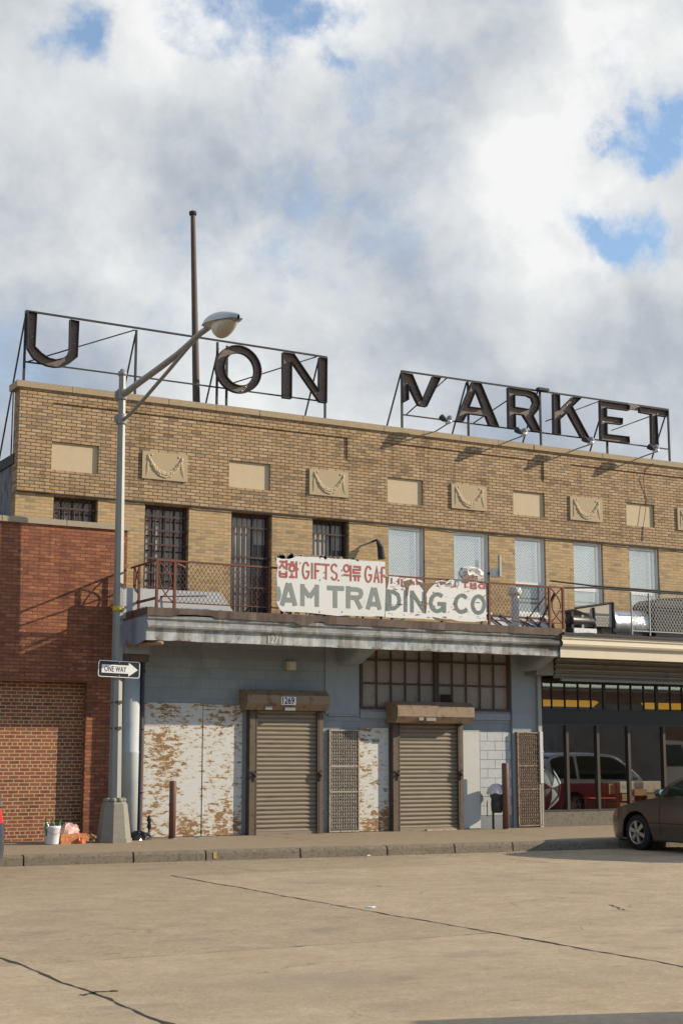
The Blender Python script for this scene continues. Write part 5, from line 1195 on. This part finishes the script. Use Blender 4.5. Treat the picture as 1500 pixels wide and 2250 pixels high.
# standpipe (twin inlet) by the wall
x = PX(1086, 1790, -.28); st = thing('standpipe', 'dark twin-inlet standpipe with a pale cover slumped on top', 'standpipe', (x, -.28, 0))
MB().tube([(x - .04, -.28, 0), (x - .04, -.28, .55)], .026, 8).build('riser', M_DARKIRON, st)
m = MB(); m.lathe([(.10, .36), (.12, .40), (.13, .55), (.12, .66), (.15, .72), (.13, .82), (.06, .86)], (x + .06, -.28, 0), 14); m.tube([(x + .04, -.30, .70), (x - .07, -.40, .72)], [.075, .085], 10); m.tube([(x + .09, -.30, .66), (x + .20, -.38, .62)], [.075, .09], 10); m.build('body', simple('dark_cast_iron', (.045, .05, .045), .6, .2, .4, 9.0, (.16, .12, .09), thr=(.56, .7), amt=.6), st)
m = MB(); rows = []
for i in range(7):
    t = i / 6; rows.append([(x + .04 + .20 * math.sin(t * 1.57 * 1.02) * (1 + .12 * math.sin(3 * q + i)) * math.cos(q), -.29 + .17 * math.sin(t * 1.57) * math.sin(q), .99 - .22 * t * t + .02 * math.sin(5 * q) * t) for q in [2 * math.pi * j / 16 for j in range(16)]])
m.grid(rows, True, True); m.build('cover', simple('pale_pinkish_cover', (.62, .55, .55), .7, 0, .25, 9.0), st)
MB().box(x - .01, x + .12, -.04, -.024, .30, .62).build('wall_plate', M_WHITEB, st)
# rubbish against the walls
p = (PX(305, 1830, -.55), -.55)
def heap(name, lab, cat, cx_, cy_, r, h, mat, sq=1.0, seed=1, z0=GZ - .01, group=None, wr=.18, jit=.09):
    rn = random.Random(seed); ph = [rn.uniform(0, 6.28) for _ in range(6)]; m = MB(); rows = []
    for i in range(8):
        t = i / 7; th = t * math.pi / 2; row = []
        for j in range(18):
            q = 2 * math.pi * j / 18; w = 1 + wr * math.sin(3 * q + ph[0] + 2 * t) + wr * .7 * math.sin(7 * q + ph[1] - 3 * t) + wr * .4 * math.sin(11 * q + ph[2])
            row.append((cx_ + r * math.cos(th) ** .7 * w * math.cos(q), cy_ + r * sq * math.cos(th) ** .7 * w * math.sin(q), z0 + max(0, h * math.sin(th) * (1 + .25 * math.sin(2 * q + ph[3]) * (1 - t)) + (rn.uniform(-jit, jit) * h * 1.2 if i else 0))))
            row[-1] = (row[-1][0] + rn.uniform(-jit, jit) * r * (t < 1), row[-1][1] + rn.uniform(-jit, jit) * r * sq * (t < 1), row[-1][2])
        rows.append(row)
    m.grid(rows, False, True); return tag(m.build(name, mat, None, (cx_, cy_, z0)), lab, cat, group)
heap('rubbish_bag', 'black plastic rubbish bag slumped at the foot of the round column', 'rubbish bag', p[0], p[1], .22, .17, simple('black_plastic', (.012, .012, .014), .22, 0, .2, 8.0), .6, 3)
xb_ = PX(115, 1830, -1.1); yb_ = -1.1; k = thing('bucket', 'white plastic bucket full of green bottles against the red wall', 'bucket', (xb_, yb_, 0))
MB().lathe([(.0, .012), (.118, .014), (.122, .03), (.145, .29), (.155, .30), (.155, .33), (.145, .34), (.138, .33), (.115, .05)], (xb_, yb_, 0), 20).build('pail', simple('white_plastic', (.62, .63, .66), .4, 0, .1, 6.0, (.4, .4, .38), thr=(.6, .7), amt=.4), k)
MB().tube([(xb_ - .155, yb_, .31), (xb_ - .10, yb_ - .13, .22), (xb_ + .02, yb_ - .17, .19), (xb_ + .12, yb_ - .11, .23), (xb_ + .155, yb_, .31)], .004, 4).build('handle', M_GPIPE, k)
M_BOT = simple('green_bottle_glass', (.035, .16, .045), .12, 0, .2, 8.0, spec=.7)
for i, (dx_, dy_, tx_, ty_, lab) in enumerate([(-.085, -.04, -.05, .0, 'dark green bottle leaning left in the white bucket'), (-.02, .03, .05, .03, 'green bottle in the middle of the white bucket'), (.08, -.02, .06, -.02, 'light green bottle leaning right in the white bucket')]):
    c = Vector((xb_ + dx_, yb_ + dy_, .17)); d = Vector((tx_, ty_, .30)).normalized()
    m = MB(); m.tube([c, c + d * .17, c + d * .22, c + d * .30, c + d * .305], [.044, .044, .022, .016, .018], 10); o = tag(m.build('bottle', M_BOT), lab, 'bottle', 'bottles in the bucket')
heap('plastic_bag', 'crumpled pale pink plastic bag on top of the litter next to the bucket', 'plastic bag', PX(150, 1820, -.95), -.95, .19, .2, simple('pink_plastic', (.52, .31, .27), .4, 0, .3, 12.0), .7, 8, .17)
xo = PX(160, 1840, -.98); m = MB(); ro = Matrix.Translation((xo, -.98, .0)) @ Matrix.Rotation(.15, 4, 'Z')
m.box(-.28, .24, -.1, .1, .01, .19); bx_ = m.build('snack_carton', simple('red_orange_print', (.42, .10, .05), .5, 0, .5, 16.0, (.45, .28, .07), thr=(.48, .54), amt=.9), None, (xo, -.98, .01), xf=ro); tag(bx_, 'red and orange printed snack carton lying beside the white bucket', 'carton')
heap('dry_leaves', 'small heap of dry brown leaves in the corner by the red pier', 'leaves', PX(197, 1838, -.35), -.35, .16, .12, simple('dry_leaf', (.30, .16, .06), .9, 0, .6, 25.0, (.12, .07, .04)), .7, 12, wr=.3)
heap('orange_wrapper', 'bright orange wrapper at the end of the snack carton', 'wrapper', PX(177, 1841, -1.1), -1.1, .08, .10, simple('orange_foil', (.50, .12, .035), .4, 0, .2, 12.0), .7, 15)
xq = PX(960, 1822, -.25)
m = MB(); m.box(PX(935, 1824, -.35), PX(1000, 1822, -.35), -.40, -.31, .02, .055); tag(m.build('timber_offcut', simple('pale_timber', (.42, .33, .25), .8, 0, .4, 9.0, (.2, .1, .08))), 'flat pale timber offcut at the foot of the second shutter', 'timber')
lit_ = [((325, 1893), (.12, .03), (.72, .72, .72), 'white paper scrap in the gutter near the street lamp', 'paper scrap'), ((655, 1881), (.14, .035), (.12, .45, .2), 'green and white wrapper in the gutter below the first shutter', 'wrapper'), ((505, 1887), (.05, .04), (.75, .75, .72), 'tiny white litter ball in the gutter beside the kerb', 'litter'),
        ((582, 1881), (.16, .05), (.06, .035, .03), 'dark brown leaves and scraps in the gutter', 'litter'), ((810, 1880), (.035, .02), (.75, .75, .75), 'small white pebble of litter at the kerb joint', 'litter'), ((815, 1993), (.06, .015), (.55, .6, .62), 'pale crushed cup on the long road joint', 'litter')]
for (u, v), (w, h), c, lab, cat in lit_:
    q = P(u, v, RZ + .01, 2); heap('litter', lab, cat, q.x, q.y, w, h, simple('litter_' + lab[:12], c, .5, 0, .4, 30.0), .45, int(u), RZ + .004, wr=.25)
q = P(425, 1838, .03, 2); q.y = min(q.y, -.3); heap('litter', 'tiny teal plastic scrap on the sidewalk right of the faded bollard', 'litter', q.x, q.y - .1, .07, .02, simple('teal_scrap', (.05, .22, .3), .5), .5, 5, GZ - .008)
m = MB(); rr = random.Random(21)
for i in range(520):
    x_ = rr.uniform(-9, 8); t = rr.random() ** 2.2; y_ = kerb_y(x_) - .05 - t * .5; z_ = RZ + .002
    if i % 3 == 0: y_ = -.06 - rr.random() ** 2 * .35; z_ = .015
    s_ = rr.uniform(.006, .022); a_ = rr.uniform(0, 6); m.add([(x_ + s_ * math.cos(a_ + k_), y_ + s_ * math.sin(a_ + k_), z_ + rr.uniform(0, s_ * .6)) for k_ in (0, 1.9, 3.9)] + [(x_, y_, z_ + s_ * .7)], [(0, 1, 3), (1, 2, 3), (2, 0, 3)])
tag(m.build('grit', simple('leaf_grit', (.17, .13, .085), .95, 0, .8, 40.0, (.42, .36, .26), thr=(.5, .6))), 'scattered grit and leaf bits along the gutter and wall foot', 'grit', kind='stuff')

# ================================================================== VEHICLES
def smooth_prof(pts, n=64):
    xs = [p[0] for p in pts]
    def f(x):
        if x <= xs[0]: return pts[0][1]
        for i in range(len(pts) - 1):
            if x <= xs[i + 1]:
                a, b = pts[i], pts[i + 1]; t = (x - a[0]) / (b[0] - a[0])
                m0 = (b[1] - pts[i - 1][1]) / (b[0] - pts[i - 1][0]) if i > 0 else (b[1] - a[1]) / (b[0] - a[0])
                m1 = (pts[i + 2][1] - a[1]) / (pts[i + 2][0] - a[0]) if i + 2 < len(pts) else (b[1] - a[1]) / (b[0] - a[0])
                d = b[0] - a[0]; return (2 * t ** 3 - 3 * t ** 2 + 1) * a[1] + (t ** 3 - 2 * t ** 2 + t) * d * m0 + (-2 * t ** 3 + 3 * t ** 2) * b[1] + (t ** 3 - t ** 2) * d * m1
        return pts[-1][1]
    return f
def car(name, label, loc, heading, paint, lower, bottom, roof, half, wheels, rw, taper, tail=None, head=None, glass_z=None, sidewin=((.1, .95), (-.95, .0)), group=None):
    """car along +x (front), y to its left, wheels on z = 0"""
    root = thing(name, label, 'car', loc, group); M4 = Matrix.Translation(loc) @ Matrix.Rotation(heading, 4, 'Z')
    x0, x1 = lower[0][0], lower[-1][0]; top = smooth_prof(lower); bot = smooth_prof(bottom); N = 110; RA = rw + .065
    def W(x, z):
        w = half; e = 0
        if x > x1 - taper: e = ((x - (x1 - taper)) / taper)
        if x < x0 + taper * .7: e = ((x0 + taper * .7 - x) / (taper * .7))
        w *= 1 - .30 * e ** 2.6
        w -= .055 * ((z - .58) / .42) ** 2 if z > .58 else .05 * ((.58 - z) / .4) ** 2
        return w
    def cols(side):
        rows = []
        for i in range(N + 1):
            x = x0 + (x1 - x0) * (.5 - .5 * math.cos(math.pi * i / N)) if False else x0 + (x1 - x0) * i / N
            zb = bot(x); 
            for wx in wheels:
                if abs(x - wx) < RA: zb = max(zb, rw + math.sqrt(max(0, RA * RA - (x - wx) ** 2)))
            zt_ = top(x); zb = min(zb, zt_ - .02)
            rows.append([(x, side * W(x, zb + (zt_ - zb) * j / 10), zb + (zt_ - zb) * j / 10) for j in range(11)])
        return rows
    m = MB(); Lc = cols(1); Rc = cols(-1); m.grid(Lc, True); m.grid(Rc, True)
    trows = []
    for a, b in zip(Lc, Rc):
        l, r = Vector(a[-1]), Vector(b[-1]); trows.append([l + (r - l) * (j / 8) + Vector((0, 0, .035 * math.sin(math.pi * j / 8) ** .6 if 0 < j < 8 else 0)) for j in range(9)])
    m.grid(trows, True)
    for E_ in (0, N): m.grid([Lc[E_], Rc[E_]], True)
    body = m.build('body', paint, root, xf=M4)
    m = MB(); m.box(x0 + .12, x1 - .14, -half + .28, half - .28, .2, .55)
    for i in range(N):
        x = x0 + (x1 - x0) * i / N
    for wx in wheels:
        for s_ in (-1, 1):
            m.grid([[(wx + (RA + .0) * math.cos(q), s_ * (half - .30), rw + (RA) * math.sin(q)) for q in [math.pi * j / 14 for j in range(15)]], [(wx + (RA - .002) * math.cos(q), s_ * (half - .03), rw + (RA - .002) * math.sin(q)) for q in [math.pi * j / 14 for j in range(15)]]], True)
            m.add([(wx, s_ * (half - .3), .1)] + [(wx + RA * math.cos(q), s_ * (half - .3), rw + RA * math.sin(q)) for q in [math.pi * j / 14 for j in range(15)]], [(0, j + 1, j + 2) for j in range(14)])
    m.build('underbody', M_BLACK, root, xf=M4)
    m = MB(); 
    for s_ in (-1, 1):
        m = MB(); m.grid([[(x, s_ * (W(x, bot(x)) + .004), bot(x) - .01 + .09 * j) for j in range(2)] for x in [wheels[1] + RA + .03 + (wheels[0] - wheels[1] - 2 * RA - .06) * i / 12 for i in range(13)]], False); m.build('sill_trim', M_SATIN, root, xf=M4)
    # greenhouse
    rf = smooth_prof(roof); gx0, gx1 = roof[0][0], roof[-1][0]; K = 40; rows = []
    zr = max(z for _, z in roof)
    def GW(x, z):
        zb = top(x) - .01; t = max(0, (z - zb) / max(.05, zr - zb)); return (half - .075) - .19 * t ** 1.25 - .10 * max(0, (x - gx1 + .5) / .5) ** 2 - .08 * max(0, (gx0 + .5 - x) / .5) ** 2
    for i in range(K + 1):
        x = gx0 + (gx1 - gx0) * i / K; zb = top(x) - .03; zt_ = max(rf(x), zb + .01); sec = []
        for j in range(7): z = zb + (zt_ - zb) * j / 6; sec.append((x, GW(x, z), z))
        for j in range(1, 8): y = GW(x, zt_) * (1 - 2 * j / 8); sec.append((x, y, zt_ + .03 * math.sin(math.pi * j / 8)))
        for j in range(6, -1, -1): z = zb + (zt_ - zb) * j / 6; sec.append((x, -GW(x, z), z))
        rows.append(sec)
    m = MB(); m.grid(rows, True); g = m.build('cabin', paint, root, xf=M4)
    # windscreen / rear screen / side glass a few mm proud of the cabin
    def side_glass(a, b, s_):
        rr_ = []
        for i in range(13):
            x = a + (b - a) * i / 12; zb = top(x) + .045; zt_ = rf(x) - .075
            if zt_ < zb + .01: zt_ = zb + .01
            rr_.append([(x, s_ * (GW(x, zb + (zt_ - zb) * j / 6) + .006), zb + (zt_ - zb) * j / 6) for j in range(7)])
        MB().grid(rr_, True).build('side_window', M_CARGL, root, xf=M4)
    for s_ in (-1, 1):
        for a, b in sidewin: side_glass(a, b, s_)
    pk = max(range(len(roof)), key=lambda i: roof[i][1])
    def screen(xa_, xb__, nm):
        rr_ = []
        for i in range(11):
            x = xa_ + (xb__ - xa_) * i / 10; z = max(rf(x), top(x)); w = GW(x, z) - .05; nx = .012 if xb__ > xa_ else -.012
            rr_.append([(x + nx, w * (1 - 2 * j / 8), z + .012 + .03 * math.sin(math.pi * j / 8)) for j in range(9)])
        MB().grid(rr_, True).build(nm, M_CARGL, root, xf=M4)
    screen(glass_z[0], glass_z[1], 'windscreen'); screen(glass_z[2], glass_z[3], 'rear_window')
    # wheels
    for wx in wheels:
        for s_ in (-1, 1):
            yo = s_ * (half - .035); t_ = MB(); w_ = .19
            pr = [(rw * .66, 0), (rw * .9, .0), (rw * .985, .02), (rw, .05), (rw, w_ - .03), (rw * .95, w_), (rw * .6, w_)]
            vs = []; n = 28
            t_.lathe([(r, -s_ * h) for r, h in pr], (wx, yo, rw), n, 'y', True, False); wl_ = t_.build('wheel', M_BLACK, root, xf=M4)
            r_ = MB(); R0 = rw * .66; y_ = yo + s_ * .006
            r_.lathe([(R0, 0), (R0 * .93, -s_ * .004), (R0 * .90, s_ * -.03), (R0 * .88, -s_ * .09)], (wx, y_, rw), n, 'y', True, False)
            for q in range(6):
                a = 2 * math.pi * q / 6 + .3; u = Vector((math.cos(a), 0, math.sin(a))); v = Vector((-math.sin(a), 0, math.cos(a))); c = Vector((wx, y_, rw))
                i0, i1_ = R0 * .12, R0 * .95; w0, w1 = R0 * .13, R0 * .19; dn = Vector((0, -s_ * .03, 0))
                pl_ = [c + u * i0 - v * w0, c + u * i1_ - v * w1, c + u * i1_ + v * w1, c + u * i0 + v * w0]; r_.prism(pl_, dn)
            r_.lathe([(R0 * .26, 0), (R0 * .2, s_ * .01), (0, s_ * .012)], (wx, y_, rw), 14, 'y'); r_.build('rim', M_RIM, wl_, xf=M4)
            MB().lathe([(R0 * .9, 0), (.0, .005)], (wx, y_ - s_ * .07, rw), n, 'y').build('brake_disc', M_BLACK, wl_, xf=M4)
    # mirrors, door seams, lights
    mx = glass_z[0] - .42
    for s_ in (-1, 1):
        z = top(mx) + .10; m = MB(); m.sphere((mx, s_ * (half + .10), z), (.075, .11, .075), 10, 7); m.tube([(mx, s_ * (half - .06), z - .05), (mx, s_ * (half + .06), z - .02)], .03, 6); mi = m.build('mirror', paint, root, xf=M4)
        m = MB(); m.lathe([(.062, 0), (.06, -.012), (0, -.014)], (mx - .068, s_ * (half + .10), z), 12, 'x'); m.build('mirror_glass', M_MIRGL, mi, xf=M4)
    m = MB()
    for xs_ in (mx + .12, sidewin[0][0] - .02, sidewin[-1][0] + .1):
        for s_ in (-1, 1): m.tube([(xs_, s_ * (W(xs_, z) + .001), z) for z in [bot(xs_) + .1 + (top(xs_) - bot(xs_) - .12) * j / 8 for j in range(9)]], .005, 4)
    for s_ in (-1, 1): m.tube([(x, s_ * (W(x, .52) + .004), .52) for x in [wheels[1] + RA + .02 + (wheels[0] - wheels[1] - 2 * RA) * i / 10 for i in range(11)]], .012, 4)
    m.build('door_seams', M_SATIN, root, xf=M4)
    m = MB()
    for xs_ in (sidewin[0][0] + .12, sidewin[-1][0] + .2):
        for s_ in (-1, 1): zz = top(xs_) - .13; m.tube([(xs_, s_ * (W(xs_, zz) + .0), zz), (xs_ + .03, s_ * (W(xs_, zz) + .03), zz), (xs_ + .17, s_ * (W(xs_, zz) + .03), zz), (xs_ + .2, s_ * W(xs_, zz), zz)], .014, 6)
    m.build('door_handles', paint, root, xf=M4)
    def lamp(xa_, xb__, za, zb_, mat, nm):
        for s_ in (-1, 1):
            rr_ = []
            for i in range(9):
                x = xa_ + (xb__ - xa_) * i / 8; hi = min(zb_, top(x) - .015); lo = min(za, hi - .01)
                rr_.append([(x, s_ * (W(x, lo + (hi - lo) * j / 5) + .007), lo + (hi - lo) * j / 5) for j in range(6)])
            MB().grid(rr_, True).build(nm, mat, root, xf=M4)
    if head: lamp(*head, M_AMBER, 'headlight')
    if tail:
        lamp(*tail, M_TAIL, 'tail_light')
        for s_ in (-1, 1):
            xe = x0 - .006; MB().add([(xe, s_ * W(x0, tail[2]), tail[2]), (xe, s_ * (W(x0, tail[2]) - .16), tail[2]), (xe, s_ * (W(x0, tail[3]) - .16), tail[3]), (xe, s_ * W(x0, tail[3]), tail[3])], [(0, 1, 2, 3)]).build('tail_light', M_TAIL, root, xf=M4)
    return root
SED = dict(lower=[(-2.42, .62), (-2.36, .90), (-2.2, .99), (-1.6, 1.02), (-.6, .99), (.4, .975), (.95, .965), (1.35, .90), (1.8, .81), (2.12, .70), (2.30, .58), (2.38, .50)],
           bottom=[(-2.42, .30), (-1.9, .24), (0, .20), (1.6, .20), (2.2, .20), (2.38, .27)], roof=[(-1.95, .99), (-1.5, 1.22), (-.95, 1.40), (-.3, 1.455), (.25, 1.40), (.75, 1.16), (1.12, .95)],
           half=.89, wheels=(1.42, -1.36), rw=.33, taper=.85, glass_z=(1.05, .22, -1.9, -1.02), sidewin=((-.22, .62), (-1.2, -.30)))
wx_, wy_ = 3.49, -5.14
car('parked_sedan', 'brown sedan parked nose-in to the kerb with silver six-spoke wheels', Vector((wx_ + .86, wy_ - 1.42, RZ)), R_(91), M_CARB, head=(1.95, 2.28, .60, .76), tail=(-2.38, -2.05, .7, .93), **SED)
VAN = dict(lower=[(-2.38, .55), (-2.36, .95), (-2.2, 1.06), (-1.2, 1.06), (.3, 1.03), (1.0, 1.02), (1.4, .99), (1.9, .88), (2.25, .70), (2.36, .52)],
           bottom=[(-2.38, .28), (-1.9, .25), (0, .22), (1.7, .22), (2.36, .30)], roof=[(-2.32, 1.05), (-2.25, 1.45), (-2.0, 1.76), (-1.2, 1.83), (-.2, 1.82), (.3, 1.74), (.75, 1.45), (1.3, 1.02)],
           half=.93, wheels=(1.45, -1.4), rw=.34, taper=.8, glass_z=(1.22, .32, -2.31, -2.06), sidewin=((-.35, .62), (-1.15, -.45), (-2.1, -1.25)))
ps = P(10, 1800, -7.15); car('parked_car', 'dark blue car with red tail lights cut off by the left frame edge', Vector((ps.x - .80, -7.15 + 2.36, RZ)), R_(90), M_CARBLUE, tail=(-2.37, -2.1, .83, 1.22), head=(1.9, 2.28, .62, .8), **VAN)
car('minivan', 'red and silver minivan seen mirrored in the shop windows', Vector((13.3, -8.3, RZ)), R_(0), M_CARRED, tail=(-2.37, -2.1, .83, 1.22), head=(1.9, 2.28, .62, .8), **VAN)
car('minivan', 'silver minivan added out of view to cast the shadow on the near road', Vector((-4.32, -21.68, RZ)), R_(-21), M_CARSILV, tail=(-2.37, -2.1, .83, 1.22), head=(1.9, 2.28, .62, .8), **VAN)  # unseen van, added and turned to throw the shadow across the near road
# white box truck across the street (seen mirrored)
M_TRUCKW = simple('dull_white_truck_paint', (.26, .27, .28), .5, 0, .3, .8, (.14, .15, .16))
tk = thing('box_truck', 'white box truck mirrored in the shop windows behind the minivan', 'truck', (19.5, -13, RZ))
MB().box(14.6, 19.0, -14.1, -11.7, .75, 3.3).build('cargo_box', M_TRUCKW, tk)
m = MB(); m.prism([(19.1, -13.95, .45), (21.0, -13.95, .45), (21.0, -13.95, 1.1), (20.5, -13.95, 1.25), (20.1, -13.95, 2.1), (19.1, -13.95, 2.15)], (0, 2.1, 0)); m.build('cab', M_WHITEP, tk)
MB().add([(19.3, -11.84, 1.25), (20.3, -11.84, 1.25), (20.02, -11.84, 1.98), (19.3, -11.84, 1.98)], [(0, 1, 2, 3)]).build('side_window', M_CARGL, tk)
for x in (15.6, 17.6, 20.1):
    for y in (-13.9, -12.05): MB().lathe([(.2, -.13), (.42, -.13), (.42, .13), (.2, .13)], (x, y, RZ + .42), 20, 'y').build('wheel', M_BLACK, tk)
MB().box(14.8, 20.8, -13.6, -12.2, .3, .7).build('chassis', M_BLACK, tk)
wh = thing('warehouse', 'low brick warehouse across the street behind the camera', 'building', (0, -62, RZ))
MB().box(-90, 90, -75, -62, RZ - .1, 6.5).build('wall', M_FAR, wh); MB().box(-90.2, 90.2, -75.2, -61.8, 6.5, 6.8).build('coping', M_COPE2, wh)
for i in range(14): MB().box(-84 + i * 12.5, -78 + i * 12.5, -62.08, -61.9, RZ, 4.0).build('loading_door', M_SHUT if i % 2 else M_WHITEP, wh)

# ================================================================== INSIDE THE RIGHT-HAND SHOP
yb_ = .62; c = P(1210, 1731, yb_); rU = PZ(1210, 1680, yb_) - c.z
um = thing('umbrella', 'open black and white panelled umbrella standing in the shop window', 'umbrella', (c.x, yb_, .05))
M_UW = simple('umbrella_white', (.62, .66, .70), .6); M_UB = simple('umbrella_black', (.035, .05, .055), .6)
for par, mat, nm in ((0, M_UW, 'pale_panels'), (1, M_UB, 'dark_panels')):
    m = MB()
    for i in range(8):
        if i % 2 != par: continue
        rows = []
        for a in range(4):
            q = math.pi / 4 * (i + a / 3) + .2; sag = .93 + .07 * abs(a - 1.5) / 1.5
            rows.append([(c.x + rU * r * sag ** (r * 1.0) * math.cos(q), yb_ + .32 * r * r - .02, c.z + rU * r * sag ** r * math.sin(q)) for r in (0, .25, .5, .75, 1)])
        m.grid(rows, True)
    m.build(nm, mat, um)
MB().tube([(c.x, yb_ - .06, c.z), (c.x + .1, yb_ + .8, c.z - .2)], .012, 6).build('shaft', M_SATIN, um)
M_CARD = simple('cardboard', (.42, .27, .13), .85, 0, .2, 5.0); M_CARDP = simple('pale_printed_cardboard', (.62, .55, .42), .8, 0, .2, 5.0, (.3, .28, .3), thr=(.55, .6), amt=.7)
bd = [((1362, 1384), (1717, 1742), .9, M_CARDP, 'pale printed carton top left in the shop window stack'), ((1385, 1450), (1716, 1742), .95, M_CARDP, 'long pale printed carton top right in the shop window stack'),
      ((1366, 1392), (1744, 1760), .85, M_CARD, 'brown carton with white label under the pale cartons'), ((1393, 1420), (1734, 1748), .82, M_CARD, 'brown carton half hidden under the long pale carton'), ((1421, 1448), (1743, 1760), .95, M_CARD, 'brown carton at the right end of the middle row'),
      ((1362, 1408), (1762, 1783), .9, M_CARD, 'brown carton in the bottom row of the window stack'), ((1410, 1450), (1762, 1783), .95, M_CARD, 'dark brown carton at the bottom right of the stack'), ((1337, 1360), (1722, 1745), 1.0, M_CARD, 'small brown carton left of the window stack')]
for (u0, u1), (v0, v1), y, mt, lab in bd:
    a = P(u0, v1, y); b = P(u1, v0, y); zb = a.z; m = MB(); m.box(a.x, b.x, y, y + .45, zb, b.z); m.box(a.x + .002, b.x - .002, y - .003, y + .2, (zb + b.z) / 2 - .012, (zb + b.z) / 2 + .012); tag(m.build('carton', mt), lab, 'carton', 'cartons stacked in the shop window')
M_REDP = simple('red_painted_tube', (.50, .06, .03), .45)
q0, q1, q2, q3 = P(1284, 1780, .5), P(1284, 1754, .5), P(1353, 1754, .5), P(1353, 1720, .5); rk = thing('display_rack', 'red tubular rack behind the shop glass', 'rack', (q0.x, .5, .05))
for a, b in (((q0.x, .5, .04), q1), (q1, q2), ((q2.x, .5, .04), q3), ((q0.x, .95, .04), (q1.x, .95, q1.z)), ((q2.x, .95, .04), (q2.x, .95, q3.z)), (q1, (q1.x, .95, q1.z)), (q2, (q2.x, .95, q2.z))): MB().tube([a, b], .022, 5).build('tube', M_REDP, rk)
def emis(name, c, s_):
    m = bpy.data.materials.new(name); m.use_nodes = True; b = m.node_tree.nodes['Principled BSDF']; b.inputs['Base Color'].default_value = (*c, 1); b.inputs['Emission Color'].default_value = (*c, 1); b.inputs['Emission Strength'].default_value = s_; return m
M_YEL = emis('lit_yellow_shade', (.72, .37, .025), .5)
for (ua, va), (ub, vb), lab in (((1186, 1545), (1310, 1548), 'long lit yellow ceiling light at the left behind the transom'), ((1414, 1558), (1520, 1548), 'lit yellow ceiling light at the right behind the transom')):
    a, b = P(ua, va, 1.5), P(ub, vb, 1.5); zz = (a.z + b.z) / 2; r = thing('ceiling_light', lab, 'ceiling light', (a.x, 1.5, zz), 'yellow lights inside the shop')
    MB().prism([(a.x, 1.36, zz - .07), (b.x - .22, 1.36, zz - .07), (b.x, 1.42, zz + .05), (b.x - .04, 1.5, zz + .09), (a.x, 1.5, zz + .09)], (0, .12, 0)).build('shade', M_YEL, r)
    MB().tube([(a.x + .3, 1.5, zz + .1), (a.x + .3, 1.5, 3.7)], .01, 4).build('hanger', M_WIRE, r); MB().tube([(b.x - .3, 1.5, zz + .1), (b.x - .3, 1.5, 3.7)], .01, 4).build('hanger', M_WIRE, r)
